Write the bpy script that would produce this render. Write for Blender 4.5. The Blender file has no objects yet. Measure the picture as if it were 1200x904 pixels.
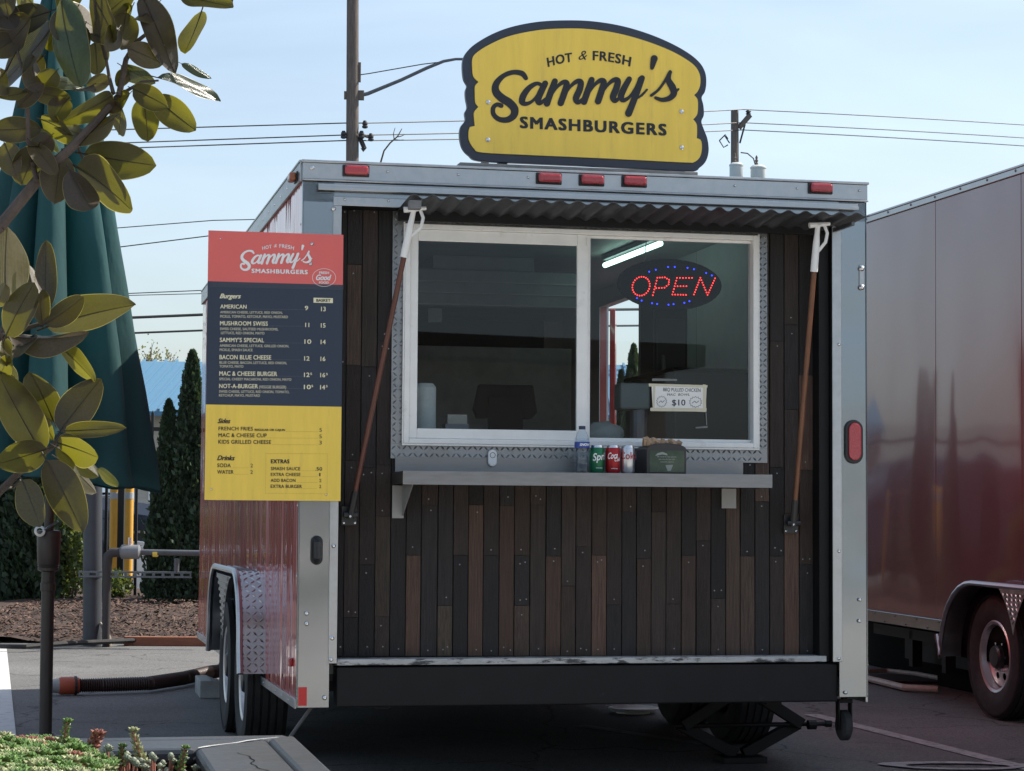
import bpy, bmesh, math, random
import numpy as np
from mathutils import Vector, Matrix, Euler
R = math.radians
random.seed(7); rng = np.random.default_rng(7)
scn = bpy.context.scene
col = scn.collection

# ------------------------------------------------------------------ camera
F = 2600.0                       # focal length in photo pixels (photo 1200 x 904)
CX, CY = 600.0, 452.0
PITCH, ROLL = 0.0487969, 0.0076440
EYE = 1.285
cam = bpy.data.cameras.new('camera'); cam_o = bpy.data.objects.new('camera', cam); col.objects.link(cam_o)
cam.sensor_fit = 'HORIZONTAL'; cam.sensor_width = 36; cam.lens = F / 1200 * 36
cam.clip_start = 0.05; cam.clip_end = 3000
cam_o.matrix_world = Matrix.Translation((0, 0, EYE)) @ Matrix.Rotation(math.pi/2 + PITCH, 4, 'X') @ Matrix.Rotation(ROLL, 4, 'Z')
scn.camera = cam_o

# ------------------------------------------------------------------ light
SUN_AZ, SUN_EL = R(65), R(48)    # azimuth clockwise from +Y (view direction)
world = bpy.data.worlds.new('World'); scn.world = world; world.use_nodes = True
nt = world.node_tree; nt.nodes.clear()
n_out = nt.nodes.new('ShaderNodeOutputWorld'); n_bg = nt.nodes.new('ShaderNodeBackground')
n_sky = nt.nodes.new('ShaderNodeTexSky'); n_sky.sky_type = 'NISHITA'; n_sky.sun_disc = False
n_sky.sun_elevation = SUN_EL; n_sky.sun_rotation = SUN_AZ
n_sky.air_density = 1.0; n_sky.dust_density = 2.0; n_sky.ozone_density = 1.2; n_sky.altitude = 50
# thin cirrus veil over the whole sky
n_tc = nt.nodes.new('ShaderNodeTexCoord'); n_map = nt.nodes.new('ShaderNodeMapping')
n_map.inputs['Scale'].default_value = (1.6, 1.6, 7.0); n_map.inputs['Rotation'].default_value = (0.12, 0.2, 0.5)
n_noise = nt.nodes.new('ShaderNodeTexNoise'); n_noise.inputs['Scale'].default_value = 2.2
n_noise.inputs['Detail'].default_value = 4; n_noise.inputs['Roughness'].default_value = 0.55; n_noise.inputs['Distortion'].default_value = 0.6
n_ramp = nt.nodes.new('ShaderNodeValToRGB')
n_ramp.color_ramp.elements[0].position = 0.35; n_ramp.color_ramp.elements[0].color = (0.16, 0.16, 0.16, 1)
n_ramp.color_ramp.elements[1].position = 0.75; n_ramp.color_ramp.elements[1].color = (0.40, 0.40, 0.40, 1)
n_mix = nt.nodes.new('ShaderNodeMixRGB'); n_mix.blend_type = 'MIX'
n_mix.inputs['Color2'].default_value = (6.2, 7.4, 8.4, 1)
L = nt.links
L.new(n_tc.outputs['Generated'], n_map.inputs['Vector']); L.new(n_map.outputs['Vector'], n_noise.inputs['Vector'])
L.new(n_noise.outputs['Fac'], n_ramp.inputs['Fac']); L.new(n_ramp.outputs['Color'], n_mix.inputs['Fac'])
L.new(n_sky.outputs['Color'], n_mix.inputs['Color1']); L.new(n_mix.outputs['Color'], n_bg.inputs['Color'])
n_bg.inputs['Strength'].default_value = 0.11
L.new(n_bg.outputs['Background'], n_out.inputs['Surface'])
sun = bpy.data.lights.new('sun', 'SUN'); sun.energy = 5.0; sun.angle = R(0.53); sun.color = (1.0, 0.94, 0.84)
sun_o = bpy.data.objects.new('sun', sun); col.objects.link(sun_o)
sun_dir = Vector((math.sin(SUN_AZ)*math.cos(SUN_EL), math.cos(SUN_AZ)*math.cos(SUN_EL), math.sin(SUN_EL)))
sun_o.rotation_euler = sun_dir.to_track_quat('Z', 'Y').to_euler(); sun_o.location = sun_dir*60
vs = scn.view_settings; vs.view_transform = 'Standard'; vs.look = 'None'; vs.exposure = 0.6; vs.gamma = 1.0; vs.use_curve_mapping = False

# ------------------------------------------------------------------ pixel -> world helpers
RP = Matrix.Rotation(PITCH, 3, 'X')
def ray(px, py):
    a, b = px-CX, py-CY; c, s = math.cos(ROLL), math.sin(ROLL)
    x, y = a*c+b*s, -a*s+b*c
    return RP @ Vector((x/F, 1.0, -y/F))
def at(px, py, Y):
    d = ray(px, py); t = Y/d.y
    return Vector((d.x*t, d.y*t, EYE+d.z*t))
def ground(px, py, z=0.0):
    d = ray(px, py); t = (z-EYE)/d.z
    return Vector((d.x*t, d.y*t, z))
# food trailer frame: u across the rear face, v towards the nose, w up
YAW = 0.2126215; S = 1.19
TW, TL, TH = 2.13*S, 4.75*S, 1.94474*S
M_T = Matrix.Translation((-0.749293*S, 7.865758*S, EYE-0.76013*S)) @ Matrix.Rotation(YAW, 4, 'Z') @ Matrix.Rotation(-0.01186, 4, 'X') @ Matrix.Rotation(0.001324, 4, 'Y')
M_TI = M_T.inverted()
CAM_T = M_TI @ Vector((0, 0, EYE)); R_TI = M_TI.to_3x3()
def rear(px, py, v):             # point of the plane v = const seen at a pixel
    d = R_TI @ ray(px, py); t = (v-CAM_T.y)/d.y
    return CAM_T + d*t
def side(px, py, u):
    d = R_TI @ ray(px, py); t = (u-CAM_T.x)/d.x
    return CAM_T + d*t
GW = (M_TI @ Vector((0, 0, 0))).z  # only rough; wheels are placed in world height
# neighbour trailer frame (level, same heading), u = 0 at its visible wall
M_N = Matrix.Rotation(YAW, 4, 'Z'); M_NI = M_N.inverted()
CAM_N = M_NI @ Vector((0, 0, EYE)); R_NI = M_NI.to_3x3()
def sideN(px, py, u):
    d = R_NI @ ray(px, py); t = (u-CAM_N.x)/d.x
    return CAM_N + d*t

# ------------------------------------------------------------------ materials
def new_mat(name):
    m = bpy.data.materials.new(name); m.use_nodes = True
    return m, m.node_tree, m.node_tree.nodes['Principled BSDF']
def mat(name, c, rough=0.5, metal=0.0, var=0.0, vscale=8.0, bump=0.0, bscale=60.0, stretch=(1, 1, 1), rvar=0.0,
        emit=None, estr=0.0, spec=None, coat=0.0, dirt=None, dscale=3.0, dlo=0.5, dhi=0.7, orand=0.0, irand=0.0, bdist=0.01, bdetail=4.0, bstretch=None):
    m, t, p = new_mat(name); N = t.nodes; K = t.links
    p.inputs['Roughness'].default_value = rough; p.inputs['Metallic'].default_value = metal
    p.inputs['Base Color'].default_value = (*c, 1)
    if spec is not None: p.inputs['Specular IOR Level'].default_value = spec
    if coat: p.inputs['Coat Weight'].default_value = coat; p.inputs['Coat Roughness'].default_value = 0.06 if name.startswith('maroon') else 0.04
    if emit: p.inputs['Emission Color'].default_value = (*emit, 1); p.inputs['Emission Strength'].default_value = estr
    tc = N.new('ShaderNodeTexCoord'); mp = N.new('ShaderNodeMapping'); mp.inputs['Scale'].default_value = stretch
    K.new(tc.outputs['Object'], mp.inputs['Vector'])
    if orand or irand:
        oi = N.new('ShaderNodeObjectInfo'); va = N.new('ShaderNodeVectorMath'); va.operation = 'ADD'
        ml = N.new('ShaderNodeMath'); ml.operation = 'MULTIPLY'; ml.inputs[1].default_value = 37.0
        K.new(oi.outputs['Random'], ml.inputs[0]); K.new(mp.outputs['Vector'], va.inputs[0]); K.new(ml.outputs[0], va.inputs[1]); vec = va.outputs[0]
    else: vec = mp.outputs['Vector']
    cur = None
    if var or rvar or dirt:
        no = N.new('ShaderNodeTexNoise'); no.inputs['Scale'].default_value = vscale; no.inputs['Detail'].default_value = 8; no.inputs['Roughness'].default_value = 0.6
        K.new(vec, no.inputs['Vector'])
    if var:
        mr = N.new('ShaderNodeMapRange'); mr.inputs[1].default_value = 0.25; mr.inputs[2].default_value = 0.75
        mr.inputs[3].default_value = 1-var; mr.inputs[4].default_value = 1+var
        K.new(no.outputs['Fac'], mr.inputs[0])
        hv = N.new('ShaderNodeHueSaturation'); hv.inputs['Color'].default_value = (*c, 1); K.new(mr.outputs[0], hv.inputs['Value']); cur = hv.outputs['Color']
    if orand or irand:
        src = N.new('ShaderNodeObjectInfo').outputs['Random'] if orand else N.new('ShaderNodeNewGeometry').outputs['Random Per Island']
        mr = N.new('ShaderNodeMapRange'); a = orand or irand; mr.inputs[3].default_value = 1-a; mr.inputs[4].default_value = 1+a
        K.new(src, mr.inputs[0]); hv = N.new('ShaderNodeHueSaturation'); hv.inputs['Color'].default_value = (*c, 1)
        if cur: K.new(cur, hv.inputs['Color'])
        K.new(mr.outputs[0], hv.inputs['Value']); cur = hv.outputs['Color']
    if dirt:
        n2 = N.new('ShaderNodeTexNoise'); n2.inputs['Scale'].default_value = dscale; n2.inputs['Detail'].default_value = 10; n2.inputs['Roughness'].default_value = 0.7
        K.new(vec, n2.inputs['Vector']); mr = N.new('ShaderNodeMapRange'); mr.inputs[1].default_value = dlo; mr.inputs[2].default_value = dhi
        K.new(n2.outputs['Fac'], mr.inputs[0]); mx = N.new('ShaderNodeMixRGB'); mx.inputs['Color1'].default_value = (*c, 1); mx.inputs['Color2'].default_value = (*dirt, 1)
        if cur: K.new(cur, mx.inputs['Color1'])
        K.new(mr.outputs[0], mx.inputs['Fac']); cur = mx.outputs['Color']
    if cur: K.new(cur, p.inputs['Base Color'])
    if rvar:
        mr = N.new('ShaderNodeMapRange'); mr.inputs[1].default_value = 0.3; mr.inputs[2].default_value = 0.7
        mr.inputs[3].default_value = max(0.02, rough-rvar); mr.inputs[4].default_value = rough+rvar
        K.new(no.outputs['Fac'], mr.inputs[0]); K.new(mr.outputs[0], p.inputs['Roughness'])
    if bump:
        nb = N.new('ShaderNodeTexNoise'); nb.inputs['Scale'].default_value = bscale; nb.inputs['Detail'].default_value = bdetail; K.new(vec, nb.inputs['Vector'])
        if bstretch:
            m3 = N.new('ShaderNodeMapping'); m3.inputs['Scale'].default_value = bstretch; K.new(tc.outputs['Object'], m3.inputs['Vector']); K.new(m3.outputs['Vector'], nb.inputs['Vector'])
        bp = N.new('ShaderNodeBump'); bp.inputs['Strength'].default_value = bump; bp.inputs['Distance'].default_value = bdist
        K.new(nb.outputs['Fac'], bp.inputs['Height']); K.new(bp.outputs['Normal'], p.inputs['Normal'])
        if coat: K.new(bp.outputs['Normal'], p.inputs['Coat Normal'])
    return m
def leafy(name, c, under=None, trans=(0.3, 0.35, 0.05), tw=0.4, rough=0.35, irand=0.25, orand=0.0, vein=False, fabric=False):
    m, t, p = new_mat(name); N = t.nodes; K = t.links
    p.inputs['Roughness'].default_value = rough
    src = N.new('ShaderNodeObjectInfo').outputs['Random'] if orand else N.new('ShaderNodeNewGeometry').outputs['Random Per Island']
    a = orand or irand
    mr = N.new('ShaderNodeMapRange'); mr.inputs[3].default_value = 1-a; mr.inputs[4].default_value = 1+a; K.new(src, mr.inputs[0])
    hv = N.new('ShaderNodeHueSaturation'); K.new(mr.outputs[0], hv.inputs['Value']); hv.inputs['Color'].default_value = (*c, 1)
    if orand:
        mh = N.new('ShaderNodeMath'); mh.operation = 'MULTIPLY_ADD'; mh.inputs[1].default_value = 7.31; mh.inputs[2].default_value = 0; K.new(src, mh.inputs[0]); fh = N.new('ShaderNodeMath'); fh.operation = 'FRACT'; K.new(mh.outputs[0], fh.inputs[0])
        hh_ = N.new('ShaderNodeMapRange'); hh_.inputs[3].default_value = .475; hh_.inputs[4].default_value = .53; K.new(fh.outputs[0], hh_.inputs[0]); K.new(hh_.outputs[0], hv.inputs['Hue'])
    if under:
        g = N.new('ShaderNodeNewGeometry'); mx = N.new('ShaderNodeMixRGB'); mx.inputs['Color1'].default_value = (*c, 1); mx.inputs['Color2'].default_value = (*under, 1)
        K.new(g.outputs['Backfacing'], mx.inputs['Fac']); K.new(mx.outputs['Color'], hv.inputs['Color'])
        rr = N.new('ShaderNodeMapRange'); rr.inputs[3].default_value = rough; rr.inputs[4].default_value = 0.48
        K.new(g.outputs['Backfacing'], rr.inputs[0]); K.new(rr.outputs[0], p.inputs['Roughness'])
    out_c = hv.outputs['Color']
    if fabric:
        tc = N.new('ShaderNodeTexCoord'); mp = N.new('ShaderNodeMapping'); mp.inputs['Scale'].default_value = (1, 1, .35); K.new(tc.outputs['Object'], mp.inputs['Vector'])
        no = N.new('ShaderNodeTexNoise'); no.inputs['Scale'].default_value = 9; no.inputs['Detail'].default_value = 6; K.new(mp.outputs['Vector'], no.inputs['Vector'])
        bp = N.new('ShaderNodeBump'); bp.inputs['Strength'].default_value = .7; bp.inputs['Distance'].default_value = .02; K.new(no.outputs['Fac'], bp.inputs['Height']); K.new(bp.outputs['Normal'], p.inputs['Normal'])
        m2 = N.new('ShaderNodeMapRange'); m2.inputs[1].default_value = .3; m2.inputs[2].default_value = .7; m2.inputs[3].default_value = .8; m2.inputs[4].default_value = 1.2; K.new(no.outputs['Fac'], m2.inputs[0]); K.new(m2.outputs[0], hv.inputs['Value'])
    if vein:
        tc = N.new('ShaderNodeTexCoord'); no = N.new('ShaderNodeTexNoise'); no.inputs['Scale'].default_value = 30; no.inputs['Detail'].default_value = 5
        K.new(tc.outputs['Object'], no.inputs['Vector']); m2 = N.new('ShaderNodeMapRange'); m2.inputs[1].default_value = .3; m2.inputs[2].default_value = .7; m2.inputs[3].default_value = 0.7; m2.inputs[4].default_value = 1.3
        K.new(no.outputs['Fac'], m2.inputs[0]); h2 = N.new('ShaderNodeHueSaturation'); K.new(out_c, h2.inputs['Color']); K.new(m2.outputs[0], h2.inputs['Value']); out_c = h2.outputs['Color']
        wv = N.new('ShaderNodeTexWave'); wv.inputs['Scale'].default_value = 22; wv.inputs['Distortion'].default_value = 1.5; K.new(tc.outputs['Object'], wv.inputs['Vector'])
        bp = N.new('ShaderNodeBump'); bp.inputs['Strength'].default_value = 0.25; bp.inputs['Distance'].default_value = 0.004; K.new(wv.outputs['Fac'], bp.inputs['Height']); K.new(bp.outputs['Normal'], p.inputs['Normal'])
    K.new(out_c, p.inputs['Base Color'])
    tr = N.new('ShaderNodeBsdfTranslucent'); tr.inputs['Color'].default_value = (*trans, 1)
    ms = N.new('ShaderNodeMixShader'); ms.inputs['Fac'].default_value = tw
    if orand:
        m9 = N.new('ShaderNodeMath'); m9.operation = 'MULTIPLY'; m9.inputs[1].default_value = 13.7; K.new(src, m9.inputs[0]); f9 = N.new('ShaderNodeMath'); f9.operation = 'FRACT'; K.new(m9.outputs[0], f9.inputs[0])
        r9 = N.new('ShaderNodeMapRange'); r9.inputs[3].default_value = tw*.25; r9.inputs[4].default_value = tw*2.0; K.new(f9.outputs[0], r9.inputs[0]); K.new(r9.outputs[0], ms.inputs['Fac'])
    K.new(p.outputs['BSDF'], ms.inputs[1]); K.new(tr.outputs['BSDF'], ms.inputs[2])
    K.new(ms.outputs['Shader'], N['Material Output'].inputs['Surface'])
    return m
def glass(name, tint=(0.86, 0.9, 0.92), refl=1.0, ior=1.5):
    m, t, p = new_mat(name); N = t.nodes; K = t.links; N.remove(p)
    tr = N.new('ShaderNodeBsdfTransparent'); tr.inputs['Color'].default_value = (*tint, 1)
    gl = N.new('ShaderNodeBsdfGlossy'); gl.inputs['Roughness'].default_value = 0.01; gl.inputs['Color'].default_value = (refl, refl, refl, 1)
    lw_ = N.new('ShaderNodeLayerWeight'); lw_.inputs['Blend'].default_value = .5; pw = N.new('ShaderNodeMath'); pw.operation = 'POWER'; pw.inputs[1].default_value = 4.0; K.new(lw_.outputs['Facing'], pw.inputs[0])
    fr = N.new('ShaderNodeMapRange'); fr.inputs[3].default_value = .034*(ior-1)/.5; fr.inputs[4].default_value = .8; K.new(pw.outputs[0], fr.inputs[0])
    ms = N.new('ShaderNodeMixShader'); K.new(fr.outputs[0], ms.inputs['Fac']); K.new(tr.outputs[0], ms.inputs[1]); K.new(gl.outputs[0], ms.inputs[2])
    K.new(ms.outputs[0], N['Material Output'].inputs['Surface'])
    return m
MT = {}
MT['alu'] = mat('aluminium_sheet', (0.31, 0.33, 0.35), 0.21, 1.0, var=0.05, vscale=3, rvar=0.02, bump=0.5, bscale=2.6, bdist=0.02, bdetail=0.5)
MT['alu_trim'] = mat('aluminium_trim', (0.46, 0.47, 0.48), 0.36, 1.0, var=0.12, vscale=20, rvar=0.08)
MT['steel'] = mat('stainless_steel', (0.24, 0.24, 0.245), 0.38, 1.0, var=0.12, vscale=10, stretch=(1, 8, 8), rvar=0.1)
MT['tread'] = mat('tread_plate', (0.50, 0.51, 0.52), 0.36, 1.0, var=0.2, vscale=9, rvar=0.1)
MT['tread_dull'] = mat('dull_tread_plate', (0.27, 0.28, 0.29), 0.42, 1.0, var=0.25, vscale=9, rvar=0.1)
MT['galv'] = mat('galvanised_sheet', (0.15, 0.16, 0.175), 0.5, 0.75, var=0.25, vscale=14, rvar=0.1)
MT['bolt'] = mat('bolt_head', (0.7, 0.7, 0.7), 0.25, 1.0)
MT['red'] = mat('red_trailer_paint', (0.56, 0.045, 0.042), 0.3, 0.0, var=0.1, vscale=2, coat=1.0, bump=0.8, bscale=3.6, bdist=0.03, bdetail=2.0, bstretch=(1, 1, .09), dirt=(0.40, 0.05, 0.045), dscale=2.0, dlo=0.55, dhi=0.8)
MT['maroon'] = mat('maroon_trailer_paint', (0.112, 0.024, 0.040), 0.25, 0.0, var=0.08, vscale=2, coat=1.0, bump=0.85, bscale=1.5, bdist=0.02, bdetail=0.8, bstretch=(1, 1, .55), dirt=(0.10, 0.035, 0.035), dscale=1.4, dlo=0.5, dhi=0.8)
MT['black'] = mat('black_paint', (0.0055, 0.0055, 0.0065), 0.55, spec=.3, var=0.3, vscale=12, dirt=(0.05, 0.05, 0.052), dscale=9, dlo=0.66, dhi=0.8)
MT['rubber'] = mat('tyre_rubber', (0.018, 0.018, 0.019), 0.75, var=0.25, vscale=25, bump=0.15, bscale=90, dirt=(0.06, 0.057, 0.055), dscale=6, dlo=0.5, dhi=0.85)
MT['plastic_b'] = mat('black_plastic', (0.018, 0.018, 0.02), 0.4, var=0.1)
MT['vinyl'] = mat('white_vinyl', (0.8, 0.8, 0.78), 0.42, var=0.06, vscale=12, dirt=(0.42, 0.40, 0.36), dscale=7, dlo=0.6, dhi=0.85)
MT['white'] = mat('white_paint', (0.78, 0.78, 0.77), 0.45, var=0.05)
MT['sill'] = mat('chipped_white_sill', (0.44, 0.44, 0.43), 0.6, var=0.2, vscale=15, dirt=(0.05, 0.05, 0.055), dscale=10, dlo=0.52, dhi=0.58, stretch=(0.8, 3, 3))
MT['lens'] = mat('red_lens', (0.42, 0.02, 0.03), 0.2, coat=0.8, spec=0.6, bump=0.3, bscale=120)
MT['amber'] = mat('amber_lens', (0.30, 0.08, 0.02), 0.3, coat=0.5)
MT['reflector'] = mat('red_reflector', (0.62, 0.03, 0.03), 0.4)
MT['liner'] = mat('interior_panel', (0.46, 0.48, 0.47), 0.5, var=0.08)
MT['floor_in'] = mat('interior_floor', (0.08, 0.08, 0.08), 0.6)
MT['yellow'] = mat('mustard_print', (0.86, 0.60, 0.085), 0.45, var=0.07, vscale=5, stretch=(4, 1, .5), coat=0.15, dirt=(.62, .42, .09), dscale=7, dlo=.55, dhi=.9)
MT['navy'] = mat('navy_print', (0.022, 0.034, 0.062), 0.45, var=0.05)
MT['navy_edge'] = mat('navy_edge', (0.028, 0.036, 0.058), 0.4, var=0.1)
MT['coral'] = mat('coral_print', (0.74, 0.13, 0.115), 0.4, var=0.04, coat=0.2)
MT['cream'] = mat('cream_ink', (0.78, 0.73, 0.5), 0.5)
MT['ink_w'] = mat('white_ink', (0.8, 0.8, 0.8), 0.5)
MT['ink_k'] = mat('black_ink', (0.012, 0.014, 0.02), 0.5)
MT['brownpole'] = mat('red_brown_pole', (0.105, 0.034, 0.022), 0.4, var=0.25, vscale=12, stretch=(3, 3, .6))
MT['orangepole'] = mat('varnished_pole', (0.16, 0.062, 0.028), 0.38, var=0.3, vscale=12, stretch=(3, 3, .6))
def asphalt():
    m, t, p = new_mat('asphalt'); N = t.nodes; K = t.links; p.inputs['Roughness'].default_value = .88
    tc = N.new('ShaderNodeTexCoord')
    def noise(sc, det=6, rg=.6):
        n = N.new('ShaderNodeTexNoise'); n.inputs['Scale'].default_value = sc; n.inputs['Detail'].default_value = det; n.inputs['Roughness'].default_value = rg; K.new(tc.outputs['Object'], n.inputs['Vector']); return n.outputs['Fac']
    def rng_(src, a, b, c, d):
        r_ = N.new('ShaderNodeMapRange'); r_.inputs[1].default_value = a; r_.inputs[2].default_value = b; r_.inputs[3].default_value = c; r_.inputs[4].default_value = d; K.new(src, r_.inputs[0]); return r_.outputs[0]
    def mul(a, b):
        q = N.new('ShaderNodeMath'); q.operation = 'MULTIPLY'; K.new(a, q.inputs[0]); K.new(b, q.inputs[1]); return q.outputs[0]
    vo = N.new('ShaderNodeTexVoronoi'); vo.inputs['Scale'].default_value = 110; K.new(tc.outputs['Object'], vo.inputs['Vector'])
    v = mul(mul(rng_(noise(.7, 8), .3, .7, .72, 1.28), rng_(noise(45, 3), .3, .7, .75, 1.25)), rng_(vo.outputs['Distance'], 0, .7, 1.45, .75))
    v = mul(v, rng_(noise(2.3, 6, .7), .58, .68, 1.0, .62))
    vc = N.new('ShaderNodeTexVoronoi'); vc.feature = 'DISTANCE_TO_EDGE'; vc.inputs['Scale'].default_value = .55; vc.inputs['Randomness'].default_value = 1
    wr = N.new('ShaderNodeTexNoise'); wr.inputs['Scale'].default_value = 2.5; wr.inputs['Detail'].default_value = 6; K.new(tc.outputs['Object'], wr.inputs['Vector'])
    va = N.new('ShaderNodeVectorMath'); va.operation = 'MULTIPLY_ADD'; va.inputs[1].default_value = (.5, .5, .5); K.new(wr.outputs['Color'], va.inputs[0]); K.new(tc.outputs['Object'], va.inputs[2]); K.new(va.outputs[0], vc.inputs['Vector'])
    v = mul(v, rng_(vc.outputs['Distance'], .002, .007, .35, 1.0))
    hv = N.new('ShaderNodeHueSaturation'); hv.inputs['Color'].default_value = (.125, .122, .118, 1); K.new(v, hv.inputs['Value']); K.new(hv.outputs['Color'], p.inputs['Base Color'])
    bp = N.new('ShaderNodeBump'); bp.inputs['Strength'].default_value = .5; bp.inputs['Distance'].default_value = .006; K.new(vo.outputs['Distance'], bp.inputs['Height']); K.new(bp.outputs['Normal'], p.inputs['Normal'])
    return m
MT['asphalt'] = asphalt()
MT['line'] = mat('worn_white_line', (0.50, 0.50, 0.49), 0.7, var=0.1, vscale=6, dirt=(0.16, 0.16, 0.16), dscale=14, dlo=0.56, dhi=0.68)
MT['line_old'] = mat('faded_white_line', (0.30, 0.30, 0.30), 0.8, var=0.2, vscale=6, dirt=(0.13, 0.13, 0.13), dscale=18, dlo=0.5, dhi=0.64)
MT['glass'] = glass('window_glass')
for k, c in enumerate([(0.025, 0.0215, 0.021), (0.045, 0.032, 0.027), (0.072, 0.047, 0.035), (0.104, 0.060, 0.043), (0.072, 0.053, 0.038)]):
    MT['wood%d' % k] = mat('stained_plank_%d' % k, c, 0.62, var=0.75, vscale=3.4, stretch=(9, 1, 1.3), orand=0.34, bump=0.55, bscale=7, dirt=tuple(x*0.35 for x in c), dscale=2.6, dlo=0.5, dhi=0.72, bdist=0.02)

# ------------------------------------------------------------------ object helpers
BASE = {}
def tag(o, label=None, cat=None, group=None, kind=None):
    if label: o['label'] = label
    if cat: o['category'] = cat
    if group: o['group'] = group
    if kind: o['kind'] = kind
    return o
def thing(name, label, cat, base=(0, 0, 0), M=None, group=None):
    o = bpy.data.objects.new(name, None); col.objects.link(o)
    o.empty_display_size = 0.1
    M = M if M is not None else Matrix.Identity(4)
    o.matrix_world = M @ Matrix.Translation(base)
    BASE[o] = Vector(base)
    return tag(o, label, cat, group)
def sub(name, parent):           # an Empty that groups the pieces of one part
    o = bpy.data.objects.new(name, None); col.objects.link(o); o.parent = parent; o.empty_display_size = 0.05
    BASE[o] = BASE[parent]; return o
class B:
    def __init__(s): s.v = []; s.f = []; s.mi = []; s.m = 0
    def add(s, vs, fs, m=None):
        k = len(s.v); s.v += [tuple(x) for x in vs]; s.f += [tuple(i+k for i in f) for f in fs]
        s.mi += [s.m if m is None else m]*len(fs); return s
    def box(s, x0, x1, y0, y1, z0, z1, m=None):
        return s.add([(x0, y0, z0), (x1, y0, z0), (x1, y1, z0), (x0, y1, z0), (x0, y0, z1), (x1, y0, z1), (x1, y1, z1), (x0, y1, z1)],
                     [(0, 3, 2, 1), (4, 5, 6, 7), (0, 1, 5, 4), (1, 2, 6, 5), (2, 3, 7, 6), (3, 0, 4, 7)], m)
    def tube(s, pts, r, n=8, caps=True, m=None, flat=1.0):
        pts = [Vector(p) for p in pts]; k = len(pts); rs = r if isinstance(r, (list, tuple)) else [r]*k
        V = []; prev = None
        for i, p in enumerate(pts):
            d = (pts[min(i+1, k-1)]-pts[max(i-1, 0)]).normalized()
            if prev is None:
                a = Vector((0, 0, 1)) if abs(d.z) < .9 else Vector((1, 0, 0)); x = d.cross(a).normalized()
            else: x = (prev-d*prev.dot(d)).normalized()
            prev = x; y = d.cross(x)
            for j in range(n):
                t = 2*math.pi*j/n; V.append(p+(x*math.cos(t)+y*math.sin(t)*flat)*rs[i])
        Fs = [(i*n+j, i*n+(j+1) % n, (i+1)*n+(j+1) % n, (i+1)*n+j) for i in range(k-1) for j in range(n)]
        if caps: Fs += [tuple(range(n-1, -1, -1)), tuple(range((k-1)*n, k*n))]
        return s.add(V, Fs, m)
    def cyl(s, p, q, r, r2=None, n=14, m=None): return s.tube([p, q], [r, r if r2 is None else r2], n, m=m)
    def lathe(s, c, axis, prof, n=24, m=None, closed=False):   # prof: (radius, height along axis)
        c = Vector(c); d = Vector(axis).normalized(); a = Vector((0, 0, 1)) if abs(d.z) < .9 else Vector((1, 0, 0))
        x = d.cross(a).normalized(); y = d.cross(x); V = []; k = len(prof)
        for (r, h) in prof:
            for j in range(n):
                t = 2*math.pi*j/n; V.append(c+d*h+(x*math.cos(t)+y*math.sin(t))*r)
        Fs = [(i*n+j, i*n+(j+1) % n, (i+1)*n+(j+1) % n, (i+1)*n+j) for i in range(k-1) for j in range(n)]
        if closed: Fs += [((k-1)*n+j, (k-1)*n+(j+1) % n, (j+1) % n, j) for j in range(n)]
        else:
            if prof[0][0] > 1e-6: Fs.append(tuple(range(n-1, -1, -1)))
            if prof[-1][0] > 1e-6: Fs.append(tuple(range((k-1)*n, k*n)))
        return s.add(V, Fs, m)
    def prism(s, poly, off, m=None):
        off = Vector(off); n = len(poly); V = [Vector(p) for p in poly]; V += [p+off for p in V]
        Fs = [tuple(range(n)), tuple(range(2*n-1, n-1, -1))]+[(i, i+n, (i+1) % n+n, (i+1) % n) for i in range(n)]
        return s.add(V, Fs, m)
    def ball(s, c, r, n=8, k=6, m=None):
        rx, ry, rz = r if isinstance(r, (tuple, list)) else (r, r, r); V = []; Fs = []
        for i in range(k+1):
            a = -math.pi/2+math.pi*i/k
            for j in range(n):
                t = 2*math.pi*j/n; V.append((c[0]+rx*math.cos(a)*math.cos(t), c[1]+ry*math.cos(a)*math.sin(t), c[2]+rz*math.sin(a)))
        for i in range(k):
            for j in range(n): Fs.append((i*n+j, i*n+(j+1) % n, (i+1)*n+(j+1) % n, (i+1)*n+j))
        return s.add(V, Fs, m)
    def ribbon(s, pts, ws, mapf, m=None, sub_=6):   # brush stroke: Catmull-Rom with widths, flat
        P = [np.array(p, float) for p in pts]; k = len(P)
        if isinstance(ws, (int, float)): ws = [ws]*k
        out = []
        for i in range(k-1):
            p0, p1, p2, p3 = P[max(i-1, 0)], P[i], P[i+1], P[min(i+2, k-1)]
            for j in range(sub_ + (i == k-2)):
                t = j/sub_
                q = .5*((2*p1)+(-p0+p2)*t+(2*p0-5*p1+4*p2-p3)*t*t+(-p0+3*p1-3*p2+p3)*t**3)
                out.append((q, ws[i]*(1-t)+ws[i+1]*t))
        V = []
        for i, (q, w) in enumerate(out):
            d = out[min(i+1, len(out)-1)][0]-out[max(i-1, 0)][0]; d = d/(np.hypot(*d)+1e-9); nrm = np.array([-d[1], d[0]])
            V += [q+nrm*w/2, q-nrm*w/2]
        self_v = [mapf(*p) for p in V]
        s.add(self_v, [(2*i, 2*i+1, 2*i+3, 2*i+2) for i in range(len(out)-1)], m)
        for (q, w) in (out[0], out[-1]):          # round ends, on a hair's different plane
            c = [mapf(q[0]+w/2*math.cos(a), q[1]+w/2*math.sin(a), 0.0004) for a in np.linspace(0, 2*math.pi, 12, endpoint=False)]
            s.add(c, [tuple(range(12))], m)
        return s
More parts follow.
